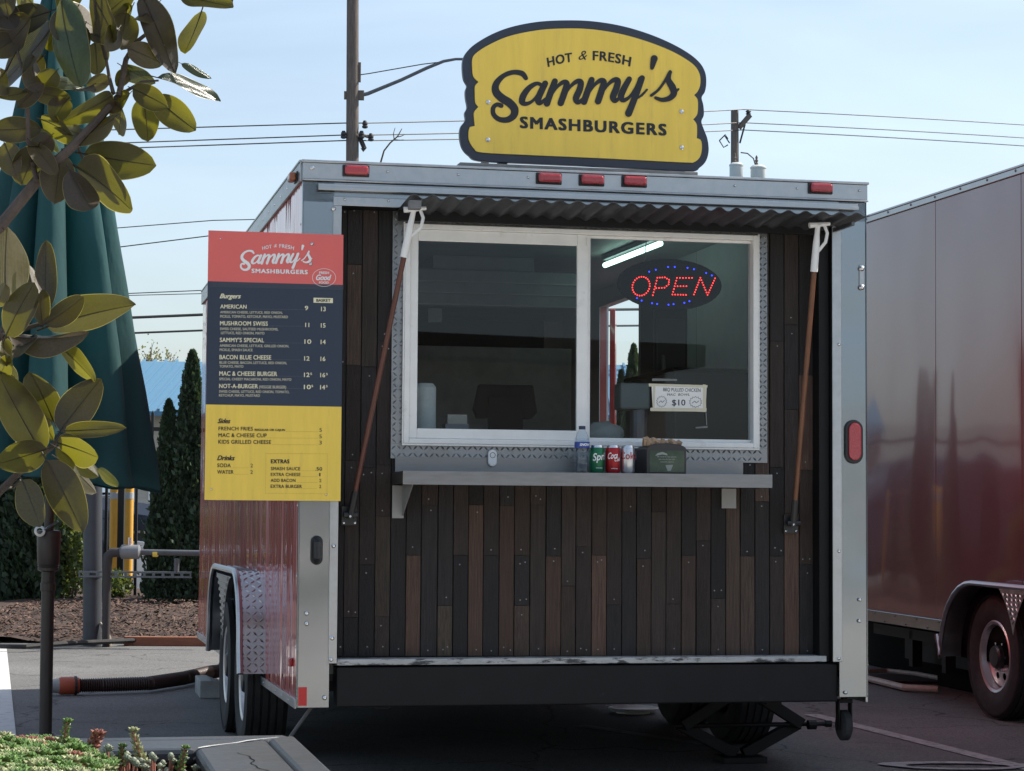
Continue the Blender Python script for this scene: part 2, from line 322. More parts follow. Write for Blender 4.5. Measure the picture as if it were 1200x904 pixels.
    def build(s, name, mats, parent=None, smooth=False, bevel=0.0, angle=35, label=None, cat=None, group=None, kind=None, base=None, M=None):
        me = bpy.data.meshes.new(name)
        b = BASE[parent] if parent is not None else Vector(base or (0, 0, 0))
        me.from_pydata([(x-b.x, y-b.y, z-b.z) for x, y, z in s.v], [], s.f)
        for mm in (mats if isinstance(mats, (list, tuple)) else [mats]): me.materials.append(mm)
        me.polygons.foreach_set('material_index', s.mi)
        if smooth:
            me.polygons.foreach_set('use_smooth', [True]*len(me.polygons)); me.set_sharp_from_angle(angle=R(angle))
        me.update(); me.validate()
        o = bpy.data.objects.new(name, me); col.objects.link(o)
        if parent is not None: o.parent = parent; BASE[o] = b
        else:
            o.matrix_world = (M if M is not None else Matrix.Identity(4)) @ Matrix.Translation(b); BASE[o] = b
        if bevel:
            bv = o.modifiers.new('bevel', 'BEVEL'); bv.width = bevel; bv.segments = 2; bv.limit_method = 'ANGLE'; bv.angle_limit = R(40)
        return tag(o, label, cat, group, kind)
def inst(src, name, parent, M):  # another piece that shares src's mesh
    o = bpy.data.objects.new(name, src if isinstance(src, bpy.types.Mesh) else src.data); col.objects.link(o); o.parent = parent
    o.matrix_basis = Matrix.Translation(-BASE[parent]) @ M; return o
def copy_tree(o, parent=None, M=None):
    c = o.copy(); col.objects.link(c); BASE[c] = BASE.get(o, Vector())
    if parent is not None: c.parent = parent
    if M is not None: c.matrix_world = M
    for ch in list(o.children): copy_tree(ch, c)
    return c

# text as flat mesh --------------------------------------------------
_tc = {}
def text_mesh(s, bold=0.0, shear=0.0, track=1.0):
    key = (s, bold, shear, track)
    if key in _tc: return _tc[key]
    cu = bpy.data.curves.new('t', 'FONT'); cu.body = s; cu.offset = bold; cu.shear = shear; cu.space_character = track; cu.resolution_u = 3
    o = bpy.data.objects.new('t', cu); col.objects.link(o); bpy.context.view_layer.update()
    me = bpy.data.meshes.new_from_object(o.evaluated_get(bpy.context.evaluated_depsgraph_get()))
    r = ([tuple(v.co)[:2] for v in me.vertices], [tuple(p.vertices) for p in me.polygons])
    bpy.data.objects.remove(o); bpy.data.curves.remove(cu); bpy.data.meshes.remove(me)
    _tc[key] = r; return r
CAP = max(v[1] for v in text_mesh('H')[0])
def put_text(b, s, mapf, x0, x1, yt, yb, bold=0.0, shear=0.0, m=None, track=1.0, slope=0.0, warp=None):
    V, Fs = text_mesh(s, 0.0, shear, track)
    if not V: return
    xs = [v[0] for v in V]; a, c = min(xs), max(xs); hb = yb-yt
    offs = [(0, 0)] if bold < .012 else [(-1, -.6), (1, -.6), (-1, .6), (1, .6), (0, 0)]
    for i, (dx, dy) in enumerate(offs):
        out = []
        for vx, vy in V:
            X = x0+(vx-a)/(c-a)*(x1-x0); Y = yb-vy/CAP*hb+slope*(X-x0)
            X += dx*bold*hb*1.5; Y += dy*bold*hb*1.5
            if warp: X, Y = warp(X, Y)
            out.append(mapf(X, Y, i*.00012) if i else mapf(X, Y))
        b.add(out, Fs, m)

# ================================================================== SETTING
g = B(); g.add([(-300, -60, 0), (300, -60, 0), (300, 600, 0), (-300, 600, 0)], [(0, 1, 2, 3)])
g.build('ground', MT['asphalt'], kind='structure')
def quad_ground(pts, z, name, m):
    b = B(); b.add([(p.x, p.y, z) for p in pts], [tuple(range(len(pts)))]); o = b.build(name, m, kind='structure'); return o
b = B(); np_ = [(-16, -14), (16, -14), (16, 8.4), (-16, 8.4)]  # out-of-view pale slab, added to bounce sunlight onto the shaded trailer rear
b.add([(x, y, .004) for x, y in np_], [(0, 1, 2, 3)]); b.build('added_bounce_pavement', mat('pale_bounce_concrete', (.42, .395, .36), .85, var=.12, vscale=1.5, bump=.3, bscale=80, dirt=(.30, .28, .26), dscale=3, dlo=.5, dhi=.8), kind='structure')
ax_v = (M_T.to_3x3() @ Vector((0, 1, 0))); ax_v.z = 0; ax_v.normalize()
ax_u = Vector((ax_v.y, -ax_v.x, 0))
def strip(p, q, w, name, m, z=0.004):
    d = (q-p).normalized(); n = Vector((d.y, -d.x, 0))*w/2
    quad_ground([p-n, p+n, q+n, q-n], z, name, m)
pe0, pe1 = ground(19, 864), ground(8, 762)
d_ = (pe1-pe0).normalized(); nn = Vector((-d_.y, d_.x, 0))
quad_ground([pe0-d_*3, pe1+d_*.15, pe1+d_*.15+nn*.34, pe0-d_*3+nn*.34], 0.004, 'parking_line', MT['line'])
strip(ground(951, 838), ground(1215, 904), 0.10, 'parking_line', MT['line_old'])
strip(ground(680, 851), ground(830, 873), 0.09, 'parking_line', MT['line_old'])
c_ = ground(1122, 899); b = B()
ring = [(c_.x+.36*math.cos(t)*(1+.12*math.sin(3*t)), c_.y+.16*math.sin(t), .008) for t in np.linspace(0, 2*math.pi, 24, endpoint=False)]
rin = [(c_.x+.25*math.cos(t), c_.y-.01+.09*math.sin(t), .008) for t in np.linspace(0, 2*math.pi, 24, endpoint=False)]
b.add(ring+rin, [(i, (i+1) % 24, (i+1) % 24+24, i+24) for i in range(24)]); b.build('painted_stall_mark', MT['line_old'], kind='structure')

# ================================================================== FOOD TRAILER
def U(px, py=500, v=0.0): return rear(px, py, v).x
def Wz(px, py, v=0.0): return rear(px, py, v).z
FT = thing('food_trailer', 'red food trailer with dark plank rear wall, sliding serving window and bright metal trim', 'food trailer', (0, 0, 0), M_T)
VW = 0.115                       # face of the recessed plank wall
uL, uR = U(389), U(983)          # inner edges of the two corner plates
wb = Wz(680, 779, 0.03)          # bottom of the rear opening
w_head = TH-0.175
# --- side walls: panels with narrow seams over a backing, bare metal inside
def wall_side(u0, u1, name, panels, face_left):
    o = sub(name, FT)
    for (a, c, w0, w1) in panels:
        b = B(); b.box(u0, u1, a, c, w0, w1)
        b.mi = [0, 0, 0, 1 if face_left else 0, 0, 0 if face_left else 1]
        b.build('side_panel', [MT['red'], MT['liner']], o, bevel=0.002)
    return o
ww = 0.045
seams = np.linspace(0.03, TL, 6)
LW = wall_side(0.0, ww, 'left_wall', [(seams[i]+.002, seams[i+1]-.002, .02, TH-.02) for i in range(5)], True)
dv1 = side(711, 420, TW).y; dv0 = dv1-0.95; dtop = side(722, 351, TW).z
RW = wall_side(TW-ww, TW, 'right_wall', [(.03, 1.25, .02, TH-.02), (1.254, 2.45, .02, TH-.02), (2.454, dv0, .02, TH-.02), (dv0+.001, dv1-.001, dtop, TH-.02), (dv1, TL, .02, TH-.02)], False)
b = B(); b.box(ww+.001, TW-ww-.001, TL-.05, TL-.002, .02, TH-.02); b.mi = [0, 0, 1, 0, 0, 0]; b.build('front_wall', [MT['red'], MT['liner']], FT)
b = B(); b.box(.012, TW-.012, .03, TL, TH-.018, TH-.003); b.mi = [1, 0, 0, 0, 0, 0]; b.build('roof', [MT['alu'], MT['liner']], FT)
b = B(); b.box(ww+.001, TW-ww-.001, .16, TL-.06, 0.10, 0.13); b.build('floor', MT['floor_in'], FT)
# door leaf folded back along the right wall outside
b = B(); a_ = R(15.5); ln = .85
p0 = Vector((TW+.02, dv1, 0)); p1 = p0+Vector((math.sin(a_), math.cos(a_), 0))*ln; n_ = Vector((math.cos(a_), -math.sin(a_), 0))*.035
b.prism([p0+Vector((0, 0, .1)), p1+Vector((0, 0, .1)), p1+n_+Vector((0, 0, .1)), p0+n_+Vector((0, 0, .1))], (0, 0, dtop-.14)); b.build('side_door', MT['red'], FT, bevel=.004)
b = B(); b.box(TW-ww-.004, TW+.012, dv1+.001, dv1+.03, .1, dtop+.03); b.box(TW-ww-.004, TW+.012, dv0-.03, dv0-.001, .1, dtop+.03); b.box(TW-ww-.004, TW+.012, dv0, dv1, dtop-.03, dtop-.001)
b.build('door_frame', MT['alu_trim'], FT)
# seams cover strips and rails on the left side
for (nm, w0, w1, u0, u1) in (('top_rail', TH-.085, TH, -.012, .02), ('bottom_rail', -.005, .035, -.008, .02)):
    b = B(); b.box(u0, -.0005 if u1 > 0 else u1, .02, TL, w0, w1)
    if nm == 'top_rail': b.box(-.016, 0.03, .02, TL, TH-.002, TH+.008)
    b.build(nm, MT['alu_trim'], FT, bevel=.002)
    b = B(); b.box(TW+.0005, TW+.012, .02, TL, w0, w1); b.build(nm, MT['alu_trim'], FT, bevel=.002)
b = B()
for v in np.arange(.25, TL, .26):
    b.cyl((-.012, v, TH-.045), (-.016, v, TH-.045), .007, .004, 8)
    b.cyl((-.008, v, .014), (-.011, v, .014), .005, .003, 8)
for v in np.linspace(.06, .06, 1):
    for w in np.arange(.25, TH-.15, .3): b.cyl((0, v, w), (-.004, v, w), .006, .004, 8)
b.build('rivet', MT['bolt'], LW, kind='stuff')

# --- rear frame
def oval(hw, hh, n=10):
    o = []
    for i in range(n+1): a = math.pi*i/n; o.append((hw*math.cos(a), hh-hw+hw*math.sin(a)))
    for i in range(n+1): a = math.pi+math.pi*i/n; o.append((hw*math.cos(a), -(hh-hw)+hw*math.sin(a)))
    return o
def plate(u0, u1, w0, w1, v0, v1, name, m, bev=.002, parent=FT): return B().box(u0, u1, v0, v1, w0, w1).build(name, m, parent, bevel=bev)
b = B().box(0.001, uL, 0, .012, 0, TH-.086); b.box(-.0035, .0005, -.003, .03, 0.0, TH-.086); b.build('corner_post', MT['alu'], FT, bevel=.002)
b = B().box(uR, TW-.001, 0, .012, 0.02, TH-.086); b.box(TW-.0005, TW+.0035, -.003, .03, 0.02, TH-.086); b.build('corner_post', MT['alu'], FT, bevel=.002)
t0 = U(387.5); t1 = U(397.5); wtb = Wz(390, 778, -.005)
plate(t0, t1, wtb, w_head-.012, -.006, -.0005, 'jamb_trim', MT['alu_trim'])
plate(t1-.004, t1, wtb, w_head-.012, -.0002, VW+.02, 'jamb_return', MT['alu'], 0)
s0, s1 = U(975), U(986); wts = Wz(980, 776, -.005)
plate(s0, s1, wts, w_head-.012, -.006, -.0005, 'jamb_trim', MT['alu_trim'])
plate(s0, s0+.004, wts, w_head-.012, -.0002, VW+.02, 'jamb_return', MT['black'], 0)
plate(s0-.05, s0-.001, wts, w_head-.012, .03, VW+.02, 'jamb_filler', MT['black'], .003)
plate(0.001, TW-.001, w_head, TH-.086, 0.0, .012, 'header_plate', MT['alu'])
plate(t0, U(980), w_head-.0115, w_head+.027, -.007, -.0006, 'head_trim', MT['alu_trim'])
plate(t1, s0, w_head-.012, w_head-.006, -.0002, VW+.02, 'head_return', MT['black'], 0)
b = B().box(-.004, TW+.004, -.014, .0295, TH-.078, TH-.008); b.box(-.010, TW+.010, -.02, .0290, TH-.0075, TH+.004); b.box(-.006, TW+.006, -.022, -.0005, TH-.0855, TH-.0785)
b.build('rear_top_rail', MT['alu_trim'], FT, bevel=.0025)
b = B().box(U(373, 220, -.03), U(1006, 240, -.03), -.028, -.0005, TH-.122, TH-.098); b.box(U(373, 220, -.03), U(1006, 240, -.03), -.036, -.0285, TH-.126, TH-.111)
b.build('gutter_strip', MT['alu_trim'], FT, bevel=.002)
# bumper beam, chipped sill
b = B().box(U(394, 800, .03), U(981, 800, .03), .02, .13, Wz(680, 826, .02), Wz(680, 780, .02)); b.build('bumper_beam', MT['black'], FT, bevel=.006)
b = B().box(U(395, 775, .01), U(969, 775, .01), .012, VW-.004, Wz(680, 778, .012), Wz(680, 771, .012)); b.build('sill', MT['sill'], FT, bevel=.003)
# frame under the floor
b = B()
for u in (.35, TW-.42): b.box(u, u+.07, .14, TL+.6, -.02, .09)
for v in np.arange(.5, TL, .6): b.box(.05, TW-.05, v, v+.05, .03, .095)
b.build('chassis', MT['black'], FT)
# bolts of the rear frame
b = B()
def bolt(px, py, v=-.001, r=.010, h=.008, B_=None):
    p = rear(px, py, v); (B_ or b).lathe(p, (0, -1, 0), [(r, 0), (r*.95, h*.5), (r*.55, h*.9), (0.0001, h)], 10)
for (x, y) in ((359.5, 719), (359.5, 731), (389, 779-31), (388, 773), (380.5, 818), (391, 640), (391, 245), (366, 197)): bolt(x, y, -.014 if y < 200 else -.0065)
for x in (366, 454, 537, 619, 755, 861, 934, 1007): bolt(x, 189+8.5+(x-356)*.0405, -.0145, .006)
for (x, y) in ((1007.5, 703), (1007, 728), (983, 646), (983, 772), (991, 812), (982, 267), (983, 404)): bolt(x, y, -.0065, .008)
for x in (404, 455, 500): bolt(x, 234+(x-404)*.035, -.0075, .006)
b.build('bolt', MT['bolt'], FT, kind='stuff')
# marker lights
for (x, y) in ((417, 201), (643, 210), (693, 212), (743, 213.5), (961, 221.5)):
    p = rear(x, y, -.014); mk = B().box(p.x-.058, p.x+.058, -.022, -.0142, p.z-.024, p.z+.026).build('marker_light', MT['plastic_b'], FT, bevel=.004)
    B().box(p.x-.050, p.x+.052, -.046, -.0222, p.z-.018, p.z+.022).build('lens', MT['lens'], mk, bevel=.01)
for (u, nm) in ((-.018, 1), (TW+.018, -1)):
    mk = B().box(min(u, u+nm*.006), max(u, u+nm*.006), .10, .2, TH-.072, TH-.028).build('side_marker', MT['plastic_b'], FT, bevel=.003)
    B().box(min(u, u-nm*.03), max(u, u-nm*.03), .105, .195, TH-.068, TH-.032).build('lens', MT['amber'], mk, bevel=.008)
mk = B(); p = side(342, 776, 0.0); mk.box(-.016, -.0002, p.y-.03, p.y+.03, p.z-.018, p.z+.018); mk.build('side_reflector_light', MT['lens'], FT, bevel=.004)
# red stickers
plate(U(349.5, 816), U(359.5, 816), Wz(354, 829)+.006, Wz(354, 805.5), -.003, -.0003, 'reflector_tape', MT['reflector'], 0)
# black latch on the left post
p = rear(371, 645, 0); lt = B(); lt.prism([(p.x+x, -.0005, p.z+z) for x, z in oval(.026, .062)], (0, -.008, 0)); lt.build('latch_plate', MT['plastic_b'], FT, bevel=.005)
B().tube([(p.x, -.007, p.z+.045), (p.x, -.03, p.z+.03), (p.x, -.032, p.z-.03), (p.x, -.007, p.z-.045)], [.014, .017, .017, .014], 10).build('latch_grip', MT['plastic_b'], FT, smooth=True)
b = B(); bolt(371, 634, -.012, .008, .008); bolt(371, 655.5, -.012, .008, .008); b.build('latch_screw', MT['bolt'], FT)
# strap eye on the right post
p = rear(1009.5, 325, 0); b = B().box(p.x-.012, p.x+.012, -.006, -.0005, p.z-.055, p.z+.055); b.build('strap_plate', MT['alu_trim'], FT, bevel=.003)
b = B(); bolt(1009.5, 315, -.0065, .013, .012); bolt(1009.5, 337, -.0065, .013, .012); b.build('strap_bolt', MT['bolt'], FT)
# oval tail light
p = rear(1000, 518, 0)
tl = B().prism([(p.x+x, -.0005, p.z+z) for x, z in oval(.042, .098)], (0, -.014, 0)).build('tail_light', MT['plastic_b'], FT, bevel=.004)
B().prism([(p.x+x, -.0148, p.z+z) for x, z in oval(.029, .083)], (0, -.01, 0)).build('lens', MT['lens'], tl, bevel=.007)

# --- recessed wall: backing with window opening, planks
wx0, wx1 = U(475, 400, VW), U(889, 400, VW)
wz0, wz1 = Wz(690, 523.5, VW), Wz(690, 270, VW)
bk = B(); v0, v1 = VW+.014, VW+.035
bk.box(t1, wx0, v0, v1, wb, w_head); bk.box(wx1, s0, v0, v1, wb, w_head); bk.box(wx0, wx1, v0, v1, wb, wz0); bk.box(wx0, wx1, v0, v1, wz1, w_head)
RWALL = bk.build('rear_wall', MT['wood0'], FT)
ub = B().box(0, 1, 0, 1, 0, 1); ume = ub.build('plank', MT['wood0'], RWALL, bevel=0).data
for o in [o for o in col.objects if o.data == ume]: bpy.data.objects.remove(o)
pmesh = []
for k in range(5):
    bm = bmesh.new(); bmesh.ops.create_cube(bm, size=1.0)
    bmesh.ops.scale(bm, vec=(1, 1, 1), verts=bm.verts)
    for v in bm.verts:           # eased front edges
        if v.co.y < 0: v.co.x *= 0.97
    me = bpy.data.meshes.new('plank'); bm.to_mesh(me); bm.free(); me.materials.append(MT['wood%d' % k]); pmesh.append(me)
screws = B()
def plank(x0, x1, y0, y1, tone):
    c = (x0+x1)/2; u0, u1 = U(x0, 650, VW), U(x1, 650, VW); w1, w0 = Wz(c, y0, VW), Wz(c, y1, VW)
    dp = random.uniform(-.0025, .002); th = .014
    M = Matrix.Translation(((u0+u1)/2, VW+dp+th/2, (w0+w1)/2)) @ Matrix.Rotation(random.uniform(-.0015, .0015), 4, 'Y') @ Matrix.Diagonal((u1-u0-random.uniform(.0012, .0042), th, w1-w0-.0022, 1))
    inst(pmesh[tone], 'plank', RWALL, M)
    for w in (w0+.03, w1-.03):
        if random.random() < .55:
            for q in ((.5,) if random.random() < .8 else (.3, .7)):
                screws.lathe((u0+(u1-u0)*q+random.uniform(-.006, .006), VW+dp-.0002, w+random.uniform(-.01, .01)), (0, -1, 0), [(.0035, 0), (.0028, .001), (.0001, .0014)], 7)
xb = [393+3.2, 403, 420.8, 439.5, 457.3, 475.7, 493.5, 513, 531, 548.8, 566.3, 585, 602.8, 621, 639.6, 657.5, 674.7, 693.5, 711, 728.6, 746, 763.4, 780.5, 798.5, 815.6, 833, 850.4, 867.5, 884.6, 902, 919, 936.5, 953, 966.5]
lower = {0: [(769, 0)], 1: [(724, 1), (769, 0)], 2: [(662, 1), (769, 0)], 3: [(605, 1), (723, 4), (769, 1)], 4: [(769, 0)], 5: [(651, 0), (769, 3)], 6: [(592, 1), (769, 0)],
         7: [(710, 0), (769, 4)], 8: [(651, 1), (769, 0)], 9: [(592, 0), (769, 3)], 10: [(651, 1), (769, 0)], 11: [(593, 0), (769, 3)], 12: [(651, 2), (710, 0), (769, 2)],
         13: [(592, 1), (769, 1)], 14: [(652, 0), (769, 3)], 15: [(687, 1), (769, 2)], 16: [(641, 1), (769, 1)], 17: [(651, 2), (769, 3)], 18: [(709, 1), (769, 0)], 19: [(600, 1), (769, 0)],
         20: [(655, 0), (769, 2)], 21: [(600, 1), (769, 1)], 22: [(708, 1), (769, 1)], 23: [(651, 0), (769, 2)], 24: [(634, 1), (769, 1)], 25: [(702, 0), (769, 1)], 26: [(769, 2)],
         27: [(652, 0), (769, 2)], 28: [(588, 2), (769, 0)], 29: [(652, 0), (769, 1)], 30: [(602, 1), (769, 3)], 31: [(662, 2), (769, 0)], 32: [(720, 1), (769, 0)]}
upper = {0: [(430, 0)], 1: [(310, 0), (428, 2), (540, 1)], 2: [(430, 1), (548, 0)], 3: [(400, 0), (545, 1)], 28: [(311, 1), (369, 1), (470, 2)], 29: [(400, 0), (548, 1)], 30: [(381, 1), (480, 0)], 31: [(440, 0), (551, 3)], 32: [(330, 0), (470, 1)]}
for k in range(33):
    y = 238 if k in upper else 536
    for (ye, tn) in upper.get(k, [])+lower[k]: plank(xb[k], xb[k+1], y, ye, tn); y = ye
screws.build('screw', mat('dull_screw', (.35, .35, .35), .5, 1.0), RWALL, kind='stuff')

# --- tread plate surround
def tread(u0, u1, w0, w1, v, name, vert):
    b = B().box(u0, u1, v-.002, v, w0, w1); sp = .024; k = 0
    L_ = (w1-w0) if vert else (u1-u0); Wd = (u1-u0) if vert else (w1-w0); rows = max(2, round(Wd/.028))
    for i in range(int(L_/sp)):
        for j in range(rows):
            a = R(45) if (i+j) % 2 else R(-45)
            l = (i+.5)*sp; s_ = (j+.5)*Wd/rows
            cu, cw = (u0+s_, w0+l) if vert else (u0+l, w0+s_)
            dx, dz = math.cos(a)*.0125, math.sin(a)*.0125; nx, nz = -math.sin(a)*.0042, math.cos(a)*.0042
            pts = [(cu-dx, v-.002, cw-dz), (cu+nx, v-.002, cw+nz), (cu+dx, v-.002, cw+dz), (cu-nx, v-.002, cw-nz), (cu-dx*.6, v-.0052, cw-dz*.6), (cu+dx*.6, v-.0052, cw+dz*.6)]
            b.add(pts, [(0, 1, 4), (1, 5, 4), (1, 2, 5), (2, 3, 5), (3, 4, 5), (3, 0, 4)])
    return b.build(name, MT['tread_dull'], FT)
vt = VW-.006
qx0, qx1 = U(459, 400, vt), U(899, 400, vt); qz0 = Wz(680, 540, vt)
wl = U(474.5, 400, vt); wr = U(888.5, 400, vt); wbm = Wz(680, 523, vt); wtp = Wz(690, 271, vt)
tread(qx0, wl, wbm, wtp+.06, vt, 'tread_plate_trim', True); tread(wr, qx1, wbm, wtp+.06, vt, 'tread_plate_trim', True)
tread(qx0, qx1, qz0, wbm-.0005, vt, 'tread_plate_trim', False); tread(wl+.0005, wr-.0005, wtp, wtp+.06, vt, 'tread_plate_trim', False)

# --- sliding window
vf = VW-.03                       # front of the vinyl frame
SW = sub('serving_window', FT)
def vbox(x0, y0, x1, y1, va, vb_, name, m=MT['vinyl'], bev=.002):
    # rectangle from pixels, squared up in trailer space
    a = rear((x0+x1)/2, (y0+y1)/2, va)
    u0, u1 = rear(x0, (y0+y1)/2, va).x, rear(x1, (y0+y1)/2, va).x; w0, w1 = rear((x0+x1)/2, y1, va).z, rear((x0+x1)/2, y0, va).z
    return (u0, u1, w0, w1)
fu0, fu1 = U(474, 400, vf), U(889, 400, vf); fw0, fw1 = Wz(680, 522.5, vf), Wz(685, 269, vf)
fb = .024                        # outer frame width
b = B().box(fu0, fu0+fb, vf, VW+.05, fw0, fw1); b.box(fu1-fb, fu1, vf, VW+.05, fw0, fw1)
b.box(fu0+fb, fu1-fb, vf, VW+.05, fw0, fw0+.022); b.box(fu0+fb, fu1-fb, vf, VW+.05, fw1-.022, fw1)
b.build('frame', MT['vinyl'], SW, bevel=.003)
b = B().box(fu0-.006, fu1+.006, vf+.004, vt-.004, fw0-.008, fw0-.0005); b.box(fu0-.006, fu0-.0005, vf+.004, vt-.004, fw0, fw1+.006); b.box(fu1+.0005, fu1+.006, vf+.004, vt-.004, fw0, fw1+.006); b.build('frame_flange', MT['vinyl'], SW)
mu0, mu1 = U(675.5, 400, vf+.01), U(692, 400, vf+.01)
def sash(u0, u1, w0, w1, gl, va, th, name='sash'):
    gu0, gu1, gw0, gw1 = gl
    b = B().box(u0, gu0, va, va+th, w0, w1); b.box(gu1, u1, va, va+th, w0, w1); b.box(gu0, gu1, va, va+th, w0, gw0); b.box(gu0, gu1, va, va+th, gw1, w1)
    o = b.build(name, MT['vinyl'], SW, bevel=.003); return o
va1, va2 = vf+.012, vf+.034
g1 = (U(489.5, 400, va1), U(676, 400, va1), Wz(580, 503.5, va1), Wz(580, 285, va1))
sash(fu0+fb+.0005, mu1-.012, fw0+.0225, fw1-.0225, g1, va1, .02)
g2 = (U(691.5, 400, va2), U(880, 400, va2), Wz(785, 514.5, va2), Wz(785, 282.5, va2))
sash(mu0+.012, fu1-fb-.0005, fw0+.0225, fw1-.0225, g2, va2, .02)
for gl, v in ((g1, va1+.01), (g2, va2+.01)):
    b = B(); b.add([(gl[0]-.003, v, gl[2]-.003), (gl[1]+.003, v, gl[2]-.003), (gl[1]+.003, v, gl[3]+.003), (gl[0]-.003, v, gl[3]+.003)], [(0, 1, 2, 3)]); b.build('pane', MT['glass'], SW)
b = B().box(mu1-.02, mu1-.012, va1-.01, va1-.0005, g1[3]-.0, g1[3]+.035); b.build('window_latch', MT['vinyl'], SW, bevel=.002)
# ceiling and wall trim just inside the window wall
b = B().box(ww+.001, TW-ww-.001, VW+.036, VW+.055, .131, wz0-.01); b.box(ww+.001, wx0-.001, VW+.036, VW+.055, wz0-.01, TH-.02); b.box(wx1+.001, TW-ww-.001, VW+.036, VW+.055, wz0-.01, TH-.02); b.box(wx0-.001, wx1+.001, VW+.0555, VW+.07, wz1+.012, TH-.02)
b.build('inner_rear_lining', MT['liner'], FT)

# --- shelf
vs0 = -.20
su0, su1 = U(472, 560, vs0), U(905, 563, vs0); sw1, sw0 = Wz(690, 554.5, vs0), Wz(690, 570, vs0)
SH = B().box(su0, su1, vs0, VW-.012, sw1-.004, sw1)
SH.box(su0, su1, vs0-.002, vs0-.0003, sw0, sw1+.001); SH.box(su0, su0+.002, vs0, VW-.03, sw0+.004, sw1-.0045); SH.box(su1-.002, su1, vs0, VW-.03, sw0, sw1-.0045)
SH = SH.build('shelf', MT['steel'], FT, bevel=.0015)
b = B().box(U(463, 545, VW-.012), U(871, 545, VW-.012), VW-.0118, VW-.007, sw1+.0005, Wz(680, 538, VW-.012)); b.build('shelf_back_flange', MT['steel'], SH, bevel=.001)
for (xa, xc, yb_) in ((461, 474.5, 607.5), (851, 868, 596)):
    ua, uc = U(xa, 580, .0), U(xc, 580, .0); ua += .012; uc += .012
    wbt = Wz((xa+xc)/2, yb_, VW-.01)
    b = B().box(ua, uc, VW-.014, VW-.008, wbt, sw0-.0)
    uu = uc-.006 if xa < 600 else ua
    if xa < 600: b.prism([(uu, VW-.0145, wbt+.01), (uu, VW-.0145, sw1-.006), (uu, vs0+.03, sw1-.006), (uu, vs0+.03, sw0+.008)], (.004, 0, 0))
    b.build('shelf_bracket', mat('grey_bracket', (.30, .30, .29), .5, .4), SH)

# --- corrugated awning: hinged under the head trim, propped by two poles
au0, au1 = U(480, 236, -.30), U(1019, 244, -.30)
aw_f = (Wz(520, 229.5, -.30)+Wz(930, 250, -.30))/2; aw_b = Wz(690, 255.5, .03)
n = 420; per = .078; V = []
for i in range(n+1):
    u = au0+(au1-au0)*i/n; h = .0085*math.sin(2*math.pi*(u-au0)/per)*(1+.15*math.sin(u*5))+.004*math.sin(u*2.1)
    V += [(u, -.30, aw_f+h), (u, -.10, aw_b+(aw_f-aw_b)*(.10+.02)/.32+h), (u, .02+.06, aw_b-.01+h), (u, -.30, aw_f+h-.0025), (u, -.10, aw_b+(aw_f-aw_b)*.12/.32+h-.0025), (u, .08, aw_b-.0125+h)]
Fs = []
for i in range(n):
    a, c = 6*i, 6*i+6
    Fs += [(a, c, c+1, a+1), (a+1, c+1, c+2, a+2), (a+3, a+4, c+4, c+3), (a+4, a+5, c+5, c+4), (a, a+3, c+3, c), (a+2, c+2, c+5, a+5)]
b = B(); b.add(V, Fs); AW = b.build('awning', mat('weathered_corrugated_sheet', (.085, .09, .10), .5, .6, var=.4, vscale=9, rvar=.12), FT, smooth=True)
B().box(au0+.01, s0-.01, .03, .05, aw_b-.040, aw_b+.004).build('batten', MT['black'], AW, bevel=.002)
B().box(au0, au0+.05, -.30, -.255, aw_f-.05, aw_f-.014).build('end_block', mat('grey_batten', (0.16, 0.16, 0.165), .7, var=.3, vscale=20, stretch=(1, 6, 6)), AW, bevel=.002)
B().box(au1-.06, au1-.045, -.24, .02, aw_b-.03, aw_b-.012).build('awning_arm', MT['galv'], AW, bevel=.002)

# --- wheels, fenders
RT = .355
def wheel(parent, c, out, r=RT, w=.215, rimmat=None, Mw=None):
    wh = sub('wheel', parent); c = Vector(c); ax = Vector((out, 0, 0))
    h = w/2; ri = r*.56
    prof = [(ri, -h*.72), (ri+.02, -h*.86), (r*.78, -h*1.0), (r*.93, -h*.92), (r*.985, -h*.74)]
    for k in range(5):
        x = -h*.7+k*h*.28*1.25; prof += [(r, x), (r, x+h*.24), (r*.975, x+h*.25), (r*.975, x+h*.33)]
    prof = prof[:-2]+[(r*.985, h*.74), (r*.93, h*.92), (r*.78, h*1.0), (ri+.02, h*.86), (ri, h*.72)]
    B().lathe(c, ax, prof, 48, closed=True).build('tyre', MT['rubber'], wh, smooth=True, angle=25)
    return wh, ri, h
MT['rim'] = mat('silver_rim', (0.62, 0.6, 0.6), .38, .9, var=.1, dirt=(.3, .27, .25), dscale=8, dlo=.55, dhi=.8)
MT['dark'] = mat('dark_hollow', (.007, .007, .007), .9, spec=.1)
